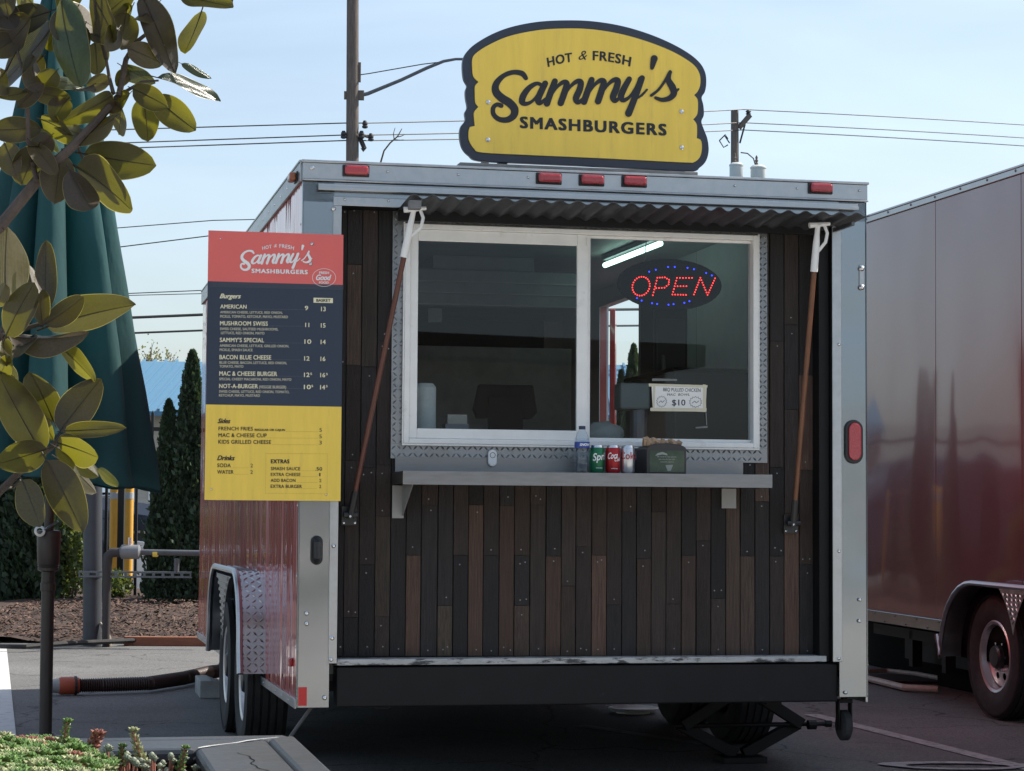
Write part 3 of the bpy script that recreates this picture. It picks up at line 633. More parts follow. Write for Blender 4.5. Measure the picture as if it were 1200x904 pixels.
def rim(wh, c, out, ri, h):
    c = Vector(c); ax = Vector((out, 0, 0))
    b = B(); b.lathe(c, ax, [(ri+.012, h*.80), (ri+.004, h*.86), (ri-.012, h*.80), (ri-.02, h*.45), (ri-.03, h*.2), (ri-.035, -h*.7)], 40, closed=False)
    b.f = [f for f in b.f if len(f) == 4]; b.mi = b.mi[:len(b.f)]
    r1 = ri-.030; N = 8; n_ = 96
    # disc with eight round holes: 2D curve fill
    cu = bpy.data.curves.new('d', 'CURVE'); cu.dimensions = '2D'; cu.fill_mode = 'FRONT'
    def circ(cx_, cy_, r, k):
        s_ = cu.splines.new('POLY'); s_.points.add(k-1); s_.use_cyclic_u = True
        for i in range(k): a = 2*math.pi*i/k; s_.points[i].co = (cx_+r*math.cos(a), cy_+r*math.sin(a), 0, 1)
    circ(0, 0, r1, 40)
    for i in range(N): a = 2*math.pi*(i+.5)/N; circ(r1*.70*math.cos(a), r1*.70*math.sin(a), r1*.125, 12)
    o = bpy.data.objects.new('d', cu); col.objects.link(o); bpy.context.view_layer.update()
    me = bpy.data.meshes.new_from_object(o.evaluated_get(bpy.context.evaluated_depsgraph_get()))
    b.add([(c.x+out*h*(.42+.10*(1-min(1, math.hypot(v.co.x, v.co.y)/r1))), c.y+v.co.x, c.z+v.co.y) for v in me.vertices], [tuple(p.vertices) for p in me.polygons])
    bpy.data.objects.remove(o); bpy.data.curves.remove(cu); bpy.data.meshes.remove(me)
    b.build('rim', MT['rim'], wh, smooth=True, angle=30)
    b = B(); b.lathe(c, ax, [(r1*.40, h*.43), (r1*.40, h*.78), (r1*.34, h*.90), (.001, h*.92)], 20); b.build('hub_cap', MT['plastic_b'], wh, smooth=True)
    b = B(); b.lathe(c, ax, [(r1*.95, -h*.1), (r1*.95, h*.02), (.001, h*.03)], 24); b.build('brake_drum', MT['dark'], wh)
    b = B()
    for i in range(6): a = 2*math.pi*i/6; b.cyl((c.x+out*h*.42, c.y+r1*.5*math.cos(a), c.z+r1*.5*math.sin(a)), (c.x+out*h*.60, c.y+r1*.5*math.cos(a), c.z+r1*.5*math.sin(a)), .009, n=6)
    b.build('lug_nut', MT['bolt'], wh, kind='stuff')
def wheel_w(u, v, r=RT):          # trailer-space height of a wheel centre resting on the ground
    lo = -1.0
    p = M_T @ Vector((u, v, 0)); return -(p.z-r)/ (M_T.to_3x3() @ Vector((0, 0, 1))).z
va_, vb_ = 1.78, 2.72
for (u, out) in ((.03, -1), (TW-.03, 1)):
    for v in (va_, vb_):
        c = (u, v, wheel_w(u, v)); wh, ri, h = wheel(FT, c, out); rim(wh, c, out, ri, h)
def fender(uw, uo, v0, v1, wlow, wtop, parent, rr=.34):
    # tread plate skirt: flat top, rounded shoulders; uw = wall, uo = outer edge
    prof = []
    prof.append((v0, wlow))
    for i in range(9): a = math.pi - i*math.pi/16; prof.append((v0+.05+rr+rr*math.cos(a), wtop-rr+rr*math.sin(a)))
    for i in range(9): a = math.pi/2 - i*math.pi/16; prof.append((v1-.05-rr+rr*math.cos(a), wtop-rr+rr*math.sin(a)))
    prof.append((v1, wlow))
    n = len(prof); b = B(); V = []
    for (v, w) in prof: V += [(uw, v, w), (uo, v, w)]
    b.add(V, [(2*i, 2*i+1, 2*i+3, 2*i+2) for i in range(n-1)])
    sg = 1 if uo > uw else -1
    # rolled outer lip
    for i in range(n-1):
        (v, w), (v2, w2) = prof[i], prof[i+1]
    b.tube([(uo-sg*.004, v, w) for v, w in prof], .016, 8)
    # raised bars on the outside of the sheet
    acc = 0; d = .026
    for i in range(n-1):
        a = np.array(prof[i]); c = np.array(prof[i+1]); ln = np.hypot(*(c-a)); t = (c-a)/ln; nn = np.array([-t[1], t[0]])
        if nn[1] < -.01: nn = -nn
        cen = np.array([(v0+v1)/2, wlow]);
        if np.dot(nn, (a+c)/2-cen) < 0: nn = -nn
        k = int(ln/d)
        for j in range(max(1, k)):
            q = a+t*ln*(j+.5)/max(1, k); rows = max(2, int(abs(uo-uw)/.026))
            for r_ in range(rows):
                uu = uw+(uo-uw)*(r_+.5)/rows; s_ = 1 if (j+r_) % 2 else -1
                L1 = np.array([.0115, *(t*.0115*s_)]); Wd = np.array([-.0038*s_, *(t*.0038)])
                c3 = np.array([uu, *q]); up = np.array([0, *(nn*.0042)])
                P = [c3-L1, c3+Wd, c3+L1, c3-Wd, c3-L1*.6+up, c3+L1*.6+up]
                b.add([tuple(x) for x in P], [(0, 1, 4), (1, 5, 4), (1, 2, 5), (2, 3, 5), (3, 4, 5), (3, 0, 4)])
    return b.build('fender', MT['tread'], parent, smooth=True, angle=40)
wf = side(300, 668, -.0).z
FEN = fender(.0, -.125, va_-.50, vb_+.50, wheel_w(0, va_)+.06, Wz(0, 0)*0+side(297, 671, -.05).z, FT)
fender(TW, TW+.125, va_-.50, vb_+.50, wheel_w(0, va_)+.06, side(297, 671, -.05).z, FT)
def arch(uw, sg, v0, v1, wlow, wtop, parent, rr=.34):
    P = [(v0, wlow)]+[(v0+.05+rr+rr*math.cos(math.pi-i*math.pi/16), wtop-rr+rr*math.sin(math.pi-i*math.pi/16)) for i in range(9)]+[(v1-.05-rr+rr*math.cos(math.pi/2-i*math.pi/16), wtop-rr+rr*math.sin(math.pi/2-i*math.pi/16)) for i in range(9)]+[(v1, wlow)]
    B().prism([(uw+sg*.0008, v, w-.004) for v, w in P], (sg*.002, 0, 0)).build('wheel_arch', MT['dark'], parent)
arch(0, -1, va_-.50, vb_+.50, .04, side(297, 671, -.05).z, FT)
# dark wheel well behind the fender
b = B().box(.046, .30, va_-.45, vb_+.45, .131, .62); b.box(TW-.30, TW-.046, va_-.45, vb_+.45, .131, .62); b.build('wheel_well', MT['liner'], FT)
# skirt plate between the two tyres
def gusset(uo, sg, va, vb, wc, wtop, parent, ribs, ra=.50):
    vm = (va+vb)/2; hs = (vb-va)/2; P = []
    t_top = math.asin(min(1, (wtop-.012-wc)/ra)); t_mid = math.acos(hs/ra)
    for i in range(9): t = t_top+(t_mid-t_top)*i/8; P.append((va+ra*math.cos(t), wc+ra*math.sin(t)))
    P += [(2*vm-v, w) for v, w in P[-2::-1]]
    b = B(); b.prism([(uo, v, w) for v, w in P], (-sg*.003, 0, 0))
    wlo = min(w for v, w in P); Pv = sorted([(w, vm-v) for v, w in P if v <= vm])
    half = lambda w: float(np.interp(w, [q[0] for q in Pv], [q[1] for q in Pv]))
    if ribs:
        w = wlo+.02
        while w < wtop-.03: h_ = half(w)-.004; b.box(min(uo, uo+sg*.008), max(uo, uo+sg*.008), vm-h_, vm+h_, w, w+.016); w += .032
    else:
        j = 0; w = wlo+.015
        while w < wtop-.02:
            h_ = half(w)-.01; k = int(2*h_/.026)
            for i in range(max(0, k)):
                v = vm-h_+(i+.5)*2*h_/k; s_ = 1 if (i+j) % 2 else -1; d = .0105
                b.add([(uo+sg*.0003, v-d, w-d*s_), (uo+sg*.0003, v-.0035*s_, w+.0035), (uo+sg*.0003, v+d, w+d*s_), (uo+sg*.0003, v+.0035*s_, w-.0035), (uo+sg*.0045, v-d*.6, w-d*.6*s_), (uo+sg*.0045, v+d*.6, w+d*.6*s_)], [(0, 1, 4), (1, 5, 4), (1, 2, 5), (2, 3, 5), (3, 4, 5), (3, 0, 4)])
            w += .026; j += 1
    return b.build('fender_skirt', MT['alu_trim'] if ribs else MT['tread'], parent)
gusset(-.125, -1, va_, vb_, wheel_w(0, (va_+vb_)/2), side(297, 671, -.05).z, FT, True)
gusset(TW+.125, 1, va_, vb_, wheel_w(0, (va_+vb_)/2), side(297, 671, -.05).z, FT, True)
# small rear swivel wheel under the right corner
p = rear(989, 850, .10); cs = sub('swivel_wheel', FT)
B().lathe((p.x-.022, p.y, p.z-.0), (1, 0, 0), [(.02, 0), (.055, .0), (.068, .008), (.068, .036), (.055, .044), (.02, .044)], 28).build('tyre', MT['rubber'], cs, smooth=True)
b = B().box(p.x-.032, p.x-.026, p.y-.02, p.y+.02, p.z-.02, p.z+.10); b.box(p.x+.026, p.x+.032, p.y-.02, p.y+.02, p.z-.02, p.z+.10); b.box(p.x-.032, p.x+.032, p.y-.025, p.y+.025, p.z+.1002, p.z+.116); b.cyl((p.x-.034, p.y, p.z), (p.x+.034, p.y, p.z), .008)
b.cyl((p.x, p.y, p.z+.116), (p.x, p.y, p.z+.16), .014); b.build('fork', MT['black'], cs)
# axles
b = B()
for v in (va_, vb_): w = wheel_w(1, v); b.cyl((.1, v, w), (TW-.1, v, w), .035)
b.build('axle', MT['black'], FT)
# coupler tongue at the nose
b = B(); tp_ = (TW/2, TL+1.15, .02)
for u in (.4, TW-.4): b.tube([(u, TL-.1, .03), tp_], .045, 4)
b.build('tongue', MT['black'], FT)

# ================================================================== ROOF SIGN
VS_ = .14
def sgn(X, Y, dv=0.0, v=VS_-.03): p = rear(520+X/3.529, 10+Y/3.529, v); return (p.x, v-dv, p.z)
sb = rear(685, 195, VS_)
RS = thing('roof_sign', 'yellow burger-shaped sign with navy edge and dark script lettering above the serving window', 'sign', (sb.x, VS_, TH+.004), M_T)
outer = [(80, 215), (94, 182), (130, 147), (200, 106), (280, 76), (380, 56), (480, 49), (600, 51), (720, 68), (830, 98), (930, 138), (1010, 182), (1060, 224), (1083, 266), (1087, 310), (1081, 345), (1068, 368), (1075, 400), (1077, 440), (1067, 468), (1078, 502), (1092, 540), (1097, 588), (1086, 630), (1060, 658), (1020, 673), (800, 662), (600, 652), (350, 641), (150, 630), (105, 607), (78, 576), (67, 530), (71, 490), (90, 462), (88, 432), (98, 408), (92, 370), (91, 340), (97, 318), (84, 292), (79, 255)]
inner = [(119, 205), (140, 181), (190, 150), (270, 116), (380, 93), (480, 85), (600, 87), (720, 105), (830, 135), (930, 173), (1000, 211), (1040, 243), (1058, 278), (1059, 315), (1050, 342), (1034, 360), (1047, 376), (1050, 405), (1046, 440), (1030, 460), (1044, 480), (1046, 510), (1045, 538), (1062, 547), (1066, 580), (1058, 615), (1035, 636), (1000, 638), (800, 628), (600, 618), (350, 607), (160, 597), (125, 581), (104, 546), (102, 512), (107, 492), (128, 487), (125, 460), (125, 430), (143, 408), (130, 390), (128, 350), (129, 322), (143, 305), (122, 282), (117, 245)]
def smooth_poly(P, k=5):
    P = [np.array(p, float) for p in P]; n = len(P); out = []
    def cusp(i):
        a, c = P[i]-P[i-1], P[(i+1) % n]-P[i]; return (a@c)/(np.hypot(*a)*np.hypot(*c)) < .55
    for i in range(n):
        p0, p1, p2, p3 = P[i-1], P[i], P[(i+1) % n], P[(i+2) % n]
        if cusp(i): p0 = p1
        if cusp((i+1) % n): p3 = p2
        for j in range(k):
            t = j/k; out.append(tuple(.5*((2*p1)+(-p0+p2)*t+(2*p0-5*p1+4*p2-p3)*t*t+(-p0+3*p1-3*p2+p3)*t**3)))
    return out
outer, inner = smooth_poly(outer), smooth_poly(inner)
B().prism([sgn(*p, dv=-.002) for p in outer], (0, .03, 0)).build('backing_board', MT['navy_edge'], RS, bevel=.002)
B().prism([sgn(*p, dv=.006) for p in inner], (0, .0075, 0)).build('face_panel', MT['yellow'], RS)
K = [0]
STR = [([(338, 290), (322, 271), (285, 266), (245, 281), (216, 313), (214, 345), (238, 372), (270, 392), (291, 418), (287, 445), (262, 462), (228, 460), (205, 440), (203, 413), (219, 399), (236, 404)], [15, 19, 16, 16, 22, 26, 28, 28, 27, 24, 20, 17, 16, 15, 14, 16]),
       ([(410, 325), (385, 312), (352, 330), (328, 362), (323, 388), (340, 396), (366, 384), (392, 352), (410, 318)], [12, 13, 18, 22, 22, 14, 10, 10, 12]),
       ([(418, 312), (400, 348), (388, 380), (398, 393), (430, 366)], [20, 22, 22, 15, 7]),
       ([(458, 303), (441, 348), (425, 395)], [20, 22, 22]), ([(432, 380), (462, 332), (490, 308), (507, 312), (499, 345), (482, 393)], [8, 10, 15, 20, 22, 22]),
       ([(488, 376), (518, 330), (546, 305), (565, 307), (560, 338), (545, 374), (556, 390), (588, 362)], [8, 10, 15, 20, 22, 22, 15, 7]),
       ([(610, 297), (594, 342), (578, 388)], [20, 22, 22]), ([(585, 374), (615, 326), (643, 301), (660, 305), (652, 338), (636, 386)], [8, 10, 15, 20, 22, 22]),
       ([(641, 370), (671, 324), (699, 299), (718, 301), (712, 332), (698, 368), (708, 384), (735, 362)], [8, 10, 15, 20, 22, 22, 15, 7]),
       ([(765, 294), (744, 332), (731, 365), (741, 382), (768, 366), (795, 328), (812, 294)], [18, 21, 22, 15, 10, 12, 18]),
       ([(818, 290), (798, 345), (777, 400), (762, 436)], [19, 21, 22, 24]), ([(790, 378), (815, 362), (838, 338)], [6, 8, 7]),
       ([(868, 210), (859, 248)], [24, 13]),
       ([(856, 362), (886, 338), (912, 302), (934, 266)], [10, 9, 9, 13]), ([(934, 264), (926, 296), (943, 328), (949, 354), (930, 374), (900, 380), (874, 372)], [11, 20, 24, 22, 18, 14, 11]), ([(946, 358), (968, 336)], [10, 7])]
def script_word(b, mapf, sx, ox, sy, oy):
    for pts, ws in STR:
        K[0] += 1; e = (K[0] % 17)*.00018
        b.ribbon([(x*sx+ox, y*sy+oy) for x, y in pts], [w*1.24*(sx+sy)/2 for w in ws], lambda X, Y, dv=0.0: mapf(X, Y, e+dv))
fv = .0075
b = B(); script_word(b, lambda X, Y, dv=0.0: sgn(X, Y, fv+dv), 1, 0, 1, 0)
b.build('script_lettering', MT['ink_k'], RS)
b = B(); put_text(b, 'SMASHBURGERS', lambda X, Y, dv=0.0: sgn(X, Y, fv+dv), 316, 917, 450, 495, bold=.045, track=1.18, slope=.052); b.build('block_lettering', MT['ink_k'], RS)
def arc(x0, x1, yt, k, slope): # raise the middle of a line of text
    xm = (x0+x1)/2; hw = (x1-x0)/2
    def wf_(X, Y):
        t = (X-xm)/hw; rot_ = t*k*2/hw
        return X+(Y-yt)*(-rot_)*.5, Y+k*t*t+slope*(X-x0)
    return wf_
b = B(); put_text(b, 'HOT', lambda X, Y, dv=0.0: sgn(X, Y, fv+dv), 428, 528, 181, 217, bold=.03, track=1.1, warp=arc(428, 770, 200, 26, .0)); b.build('arched_lettering', MT['ink_k'], RS); b = B(); put_text(b, '&', lambda X, Y, dv=0.0: sgn(X, Y, fv+dv), 556, 592, 176, 214, shear=.3); b.build('arched_lettering', MT['ink_k'], RS); b = B()
put_text(b, 'FRESH', lambda X, Y, dv=0.0: sgn(X, Y, fv+dv), 616, 770, 178, 215, bold=.03, track=1.1, warp=arc(428, 770, 200, 26, .0)); b.build('arched_lettering', MT['ink_k'], RS)
for (x, y) in ((183, 390), (182, 545), (981, 429), (982, 577)):
    p = sgn(x, y, .0065); B().lathe(p, (0, -1, 0), [(.011, 0), (.010, .004), (.005, .007), (.0001, .0075)], 12).build('screw', MT['bolt'], RS)
bd = rear(538, 196, .10).x, rear(817, 204, .10).x
B().box(bd[0], bd[1], .085, .24, TH+.0045, TH+.036).build('base_board', mat('weathered_board', (.24, .23, .22), .8, var=.35, vscale=12, stretch=(1, 6, 6)), RS, bevel=.004)
for x in (590, 780):
    u = U(x, 100, VS_); b = B().box(u-.02, u+.02, VS_+.0005, VS_+.035, TH+.0365, TH+.5); b.prism([(u-.015, VS_+.0355, TH+.45), (u-.015, VS_+.075, TH+.45), (u-.015, VS_+.5, TH+.04), (u-.015, VS_+.46, TH+.0365)], (.03, 0, 0)); b.build('rear_strut', MT['galv'], RS)

# ================================================================== MENU BOARD
VM = -.03
mc = [rear(243.0, 271, VM), rear(401, 274.5, VM), rear(241, 586.5, VM), rear(400.5, 587, VM)]
mu_0, mu_1 = (mc[0].x+mc[2].x)/2, (mc[1].x+mc[3].x)/2; mw_1, mw_0 = (mc[0].z+mc[1].z)/2, (mc[2].z+mc[3].z)/2
MB = thing('menu_board', 'tall printed menu board with coral header, navy burger list and yellow sides list', 'menu board', ((mu_0+mu_1)/2, VM, mw_0), M_T)
def mpt(x, y, dv=0.0):            # photo pixel on the board
    yt = 271+(x-243)*.022; yb = 586.5+(x-241)*.003
    return (mu_0+(x-242)/158.7*(mu_1-mu_0), VM-dv, mw_1-(y-yt)/(yb-yt)*(mw_1-mw_0))
def crop(ox, oy): return lambda X, Y, dv=0.0: mpt(ox+X/6.6667, oy+Y/6.6667, .0012+dv)
h1 = mw_1-(332.2-272.7)/(586.7-272.7)*(mw_1-mw_0); h2 = mw_1-(476-272.7)/(586.7-272.7)*(mw_1-mw_0)
B().box(mu_0, mu_1, VM, VM+.006, h1, mw_1).build('header_panel', MT['coral'], MB)
B().box(mu_0, mu_1, VM, VM+.006, h2, h1-.0002).build('burger_panel', MT['navy'], MB)
B().box(mu_0, mu_1, VM, VM+.006, mw_0, h2-.0002).build('sides_panel', MT['yellow'], MB)
for y in (330, 420, 520):         # straps that hold the board to the corner post
    p = rear(372, y, 0); B().box(p.x-.03, p.x+.03, VM+.0065, -.0065, p.z-.02, p.z+.02).build('stand_off', MT['alu_trim'], MB)
c1, c2, c3 = crop(230, 270), crop(230, 360), crop(230, 470)
b = B(); script_word(b, c1, .7255, 188, .7588, -37.8); b.build('script_lettering', MT['ink_w'], MB)
b = B(); put_text(b, 'SMASHBURGERS', c1, 420, 857, 305, 336, bold=.045, track=1.15, slope=.014)
put_text(b, 'HOT', c1, 500, 572, 112, 138, bold=.02, track=1.1, warp=arc(500, 747, 125, 18, 0)); put_text(b, '&', c1, 590, 614, 108, 134, shear=.3); put_text(b, 'FRESH', c1, 634, 747, 108, 136, bold=.02, track=1.1, warp=arc(500, 747, 125, 18, 0))
put_text(b, 'FRESH', c1, 950, 1026, 321, 339, bold=.04); put_text(b, 'Good', c1, 926, 1044, 346, 388, bold=.03, shear=.35); put_text(b, 'FOOD', c1, 950, 1024, 399, 415, bold=.04)
b.ribbon([(988+92*math.cos(a), 368+70*math.sin(a)) for a in np.linspace(0, 2*math.pi, 33)], 3, lambda X, Y, dv=0.0: c1(X, Y, .0003), sub_=2)
b.build('header_lettering', MT['ink_w'], MB)
b = B(); put_text(b, 'Burgers', c1, 175, 338, 503, 538, bold=.03, shear=.4); b.build('section_heading', MT['cream'], MB)
for (s, x1, yt, yb, cc) in (('AMERICAN', 383, 588, 618, c1), ('MUSHROOM SWISS', 550, 118, 150, c2), ("SAMMY'S SPECIAL", 523, 248, 280, c2), ('BACON BLUE CHEESE', 580, 382, 415, c2), ('MAC & CHEESE BURGER', 628, 510, 543, c2), ('NOT-A-BURGER', 480, 608, 640, c2)):
    b = B(); put_text(b, s, cc, 180, x1, yt, yb, bold=.02, track=1.05); b.build('burger_name', MT['cream'], MB)
for (s, x0, x1, yt, yb, cc) in (('9', 840, 865, 592, 625, c1), ('13', 968, 1003, 598, 632, c1), ('11', 845, 875, 125, 157, c2), ('15', 968, 1003, 127, 160, c2), ('10', 840, 892, 255, 288, c2), ('14', 968, 1006, 257, 290, c2), ('12', 840, 880, 387, 420, c2), ('16', 968, 1005, 389, 422, c2), ('12', 840, 882, 515, 548, c2), ('5', 888, 902, 515, 532, c2), ('16', 968, 1005, 516, 549, c2), ('5', 1012, 1026, 516, 533, c2), ('10', 840, 893, 610, 643, c2), ('5', 898, 912, 610, 627, c2), ('14', 968, 1005, 611, 645, c2), ('5', 1012, 1026, 611, 628, c2)):
    b = B(); put_text(b, s, cc, x0, x1, yt, yb, bold=.02); b.build('price', MT['cream'], MB)
dimc = mat('dim_cream_ink', (.5, .48, .36), .5)
for (s, x0, x1, yt, yb, cc) in (('AMERICAN CHEESE, LETTUCE, RED ONION,', 180, 665, 638, 656, c1), ('PICKLE, TOMATO, KETCHUP, MAYO, MUSTARD', 180, 707, 70, 90, c2), ('SWISS CHEESE, SAUTEED MUSHROOMS,', 180, 632, 168, 187, c2), ('LETTUCE, RED ONION, MAYO', 188, 525, 200, 219, c2), ('AMERICAN CHEESE, LETTUCE, GRILLED ONION,', 180, 718, 299, 318, c2), ('PICKLE, SMASH SAUCE', 180, 435, 332, 351, c2), ('BLUE CHEESE, BACON, LETTUCE, RED ONION,', 180, 703, 431, 450, c2), ('TOMATO, MAYO', 180, 365, 461, 480, c2), ('SPECIAL CHEESY MACARONI, RED ONION, MAYO', 180, 740, 560, 579, c2), ('(VEGGIE BURGER)', 490, 700, 618, 640, c2), ('SWISS CHEESE, LETTUCE, RED ONION, TOMATO,', 180, 725, 657, 676, c2), ('KETCHUP, MAYO, MUSTARD', 180, 497, 687, 706, c2)):
    b = B(); put_text(b, s, cc, x0, x1, yt, yb, bold=.025); b.build('ingredient_line', dimc, MB)
b = B(); dm = mat('leader_ink', (.16, .17, .17), .5)
def leader(cc, x0, x1, y, st=11):
    x = x0
    while x < x1: b.add([cc(x, y, 0), cc(x+5, y, 0), cc(x+5, y+2.6, 0), cc(x, y+2.6, 0)], [(0, 1, 2, 3)]); x += st
for (cc, x0, x1, y) in ((c1, 400, 832, 620), (c2, 562, 832, 150), (c2, 535, 832, 282), (c2, 592, 832, 414), (c2, 640, 832, 542), (c2, 708, 832, 638)): leader(cc, x0, x1, y)
for r_ in range(5):
    for i in range(70): x, y = 98+i*15+(r_ % 2)*7, 408+r_*9+i*.2; b.add([c1(x, y), c1(x+4, y), c1(x+4, y+4), c1(x, y+4)], [(0, 1, 2, 3)])
b.build('dotted_leaders', dm, MB)
B().add([c1(907, 527), c1(1060, 529), c1(1060, 568), c1(907, 566)], [(0, 1, 2, 3)]).build('basket_tag', MT['cream'], MB)
b = B(); put_text(b, 'BASKET', lambda X, Y, dv=0: c1(X, Y, .0006+dv), 930, 1040, 537, 558, bold=.03)
b.build('basket_lettering', MT['ink_k'], MB)
for (s, x0, x1, yt, yb) in (('Sides', 173, 270, 145, 180), ('Drinks', 173, 307, 432, 468)): b = B(); put_text(b, s, c3, x0, x1, yt, yb, bold=.03, shear=.4); b.build('section_heading', MT['ink_k'], MB)
for (s, x0, x1, yt, yb) in (('FRENCH FRIES', 180, 445, 208, 236), ('MAC & CHEESE CUP', 180, 553, 259, 288), ('KIDS GRILLED CHEESE', 180, 588, 310, 339), ('5', 965, 985, 213, 241), ('5', 965, 985, 264, 292), ('3', 965, 985, 312, 341), ('SODA', 175, 278, 494, 522), ('WATER', 175, 300, 545, 573), ('2', 430, 450, 494, 522), ('2', 430, 450, 545, 573), ('EXTRAS', 590, 732, 460, 489), ('SMASH SAUCE', 590, 818, 518, 543), ('EXTRA CHEESE', 590, 820, 564, 588), ('ADD BACON', 590, 782, 610, 634), ('EXTRA BURGER', 590, 833, 656, 681), ('.50', 935, 990, 518, 544), ('1', 968, 978, 563, 588), ('2', 968, 986, 609, 634), ('2', 968, 986, 655, 680)):
    b = B(); put_text(b, s, c3, x0, x1, yt, yb, bold=.04 if s == 'EXTRAS' else (.010 if len(s) == 1 else .015), track=1.06); b.build('menu_line', MT['ink_k'], MB)
b = B(); put_text(b, 'REGULAR OR CAJUN', c3, 460, 695, 222, 238, bold=.03); b.build('menu_line', MT['ink_k'], MB)
b = B(); dm = mat('yellow_leader_ink', (.40, .27, .05), .5)
for (x0, x1, y) in ((705, 950, 240), (560, 950, 291), (598, 950, 343), (285, 415, 525), (308, 415, 575), (832, 930, 545), (830, 950, 590), (795, 950, 636), (842, 950, 683)): leader(c3, x0, x1, y)
for y in (412, 722): leader(c3, 548, 1030, y)
for x in (548, 1030):
    y = 412
    while y < 722: b.add([c3(x, y), c3(x+2.6, y), c3(x+2.6, y+5), c3(x, y+5)], [(0, 1, 2, 3)]); y += 11
b.build('dotted_rules', dm, MB)
for (cc, x, y, r) in ((c1, 890, 105, .0075), (c1, 882, 263, .0075), (c1, 175, 70, .003), (c3, 132, 695, .004), (c3, 1025, 730, .004)):
    B().lathe(cc(x, y), (0, -1, 0), [(r, 0), (r*.95, r*.4), (r*.5, r*.8), (.0001, r*.9)], 10).build('screw', MT['bolt'], MB)

# ================================================================== PROP POLES
def prop_pole(label, top, bot, m, name='awning_prop_pole'):
    t, q = rear(*top, -.17), rear(*bot, VW-.05); d = (t-q).normalized()
    o = thing(name, label, 'prop pole', tuple(q), M_T)
    s_ = q+d*.05; e = t-d*.16
    B().tube([s_, s_.lerp(e, .5), e], [.0115, .0115, .0115], 12).build('pole', m, o, smooth=True)
    B().tube([e-d*.03, e+d*.01, e+d*.10, t-d*.03, t], [.0165, .0165, .0150, .012, .011], 14).build('socket', MT['white'], o, smooth=True)
    b = B(); b.tube([t, t+d*.02+Vector((0, -.01, .0))], .011, 10); b.tube([t+Vector((-.04, -.006, .012)), t+Vector((.055, -.006, .022))], [.013, .008], 8)
    b.tube([t+Vector((.03, -.006, .015)), t+Vector((.042, -.01, -.02)), t+Vector((.034, -.01, -.06)), t-d*.1+Vector((.012, 0, 0))], .0075, 8)
    b.build('hook', MT['white'], o, smooth=True)
    b = B(); b.tube([q-d*.02, q+d*.10], [.016, .0155], 10); b.box(q.x-.035, q.x+.03, VW-.022, VW-.004, q.z-.05, q.z+.03); b.tube([q+Vector((-.03, 0, -.005)), q+Vector((.03, 0, -.005))], .012, 8)
    b.build('pivot_bracket', MT['plastic_b'], o)
    for dx, dz in ((-.026, -.04), (.022, -.04), (-.004, -.012)): b = B(); b.lathe((q.x+dx, VW-.0225 if dz < -.02 else q.y-.013, q.z+dz), (0, -1, 0), [(.006, 0), (.005, .003), (.0001, .005)], 8); b.build('bracket_screw', MT['bolt'], o)
prop_pole('red-brown pole with white socket propping the awning beside the menu board', (484, 250), (411, 602), MT['brownpole'])
prop_pole('orange-brown varnished pole propping the awning beside the oval tail light', (958, 268), (930, 612), MT['orangepole'])

# ================================================================== THINGS ON THE SHELF
def on_shelf(px, v): return rear(px, 552, v).x
SZ = sw1+.0006
MT['pet'] = glass('clear_bottle', (.90, .94, .97), 1.0, 1.45)
MT['water'] = glass('water', (.93, .96, .98), 1.0, 1.2)
# bottle
v = -.10; k = .172*S/57; u = on_shelf(682, v); h = .202; r = .0325
o = thing('water_bottle', 'clear plastic water bottle with blue label and dark cap on the shelf', 'bottle', (u, v, SZ), M_T)
prof = [(.0001, 0), (r*.75, 0), (r, .006), (r, .03), (r*.93, .036), (r, .044), (r*.93, .058), (r, .066), (r*.9, .085), (r, .1), (r, .1375), (r*.95, .148), (r*.62, .176), (.013, .186), (.013, .192)]
B().lathe((u, v, SZ), (0, 0, 1), prof, 24).build('bottle_body', MT['pet'], o, smooth=True)
B().lathe((u, v, SZ+.001), (0, 0, 1), [(.0001, 0)]+[(max(.0001, a-.0012), z) for a, z in prof[1:12]]+[(.0001, .149)], 20).build('water', MT['water'], o, smooth=True)
lb = B(); lb.lathe((u, v, SZ+.109), (0, 0, 1), [(r+.0006, 0), (r+.0006, .026)], 24); lb.f = lb.f[:24]; lb.mi = lb.mi[:24]; lb.build('label', mat('blue_label', (.02, .06, .30), .35, var=.1), o, smooth=True)
def wrap(uc, vc, rr, zc, hgt, wid, b, s, bold=.03, shear=0, ang=0.0, mat_i=None, slope=0.0):
    V, Fs = text_mesh(s, bold, shear); xs = [q[0] for q in V]; a, c = min(xs), max(xs); out = []
    for x, y in V:
        th = ((x-a)/(c-a)-.5)*wid/rr+ang; out.append((uc+rr*math.sin(th), vc-rr*math.cos(th), zc+(y/CAP-.5)*hgt+slope*math.sin(th)*rr))
    b.add(out, Fs)
b = B(); wrap(u, v, r+.0014, SZ+.122, .010, .050, b, 'SNOW', .04, .1, .2); b.build('label_lettering', MT['ink_w'], o)
B().lathe((u, v, SZ+.1885), (0, 0, 1), [(.0145, 0), (.0145, .013), (.0135, .0145), (.0001, .0145)], 20).build('cap', mat('navy_cap', (.02, .03, .07), .4), o, smooth=True)
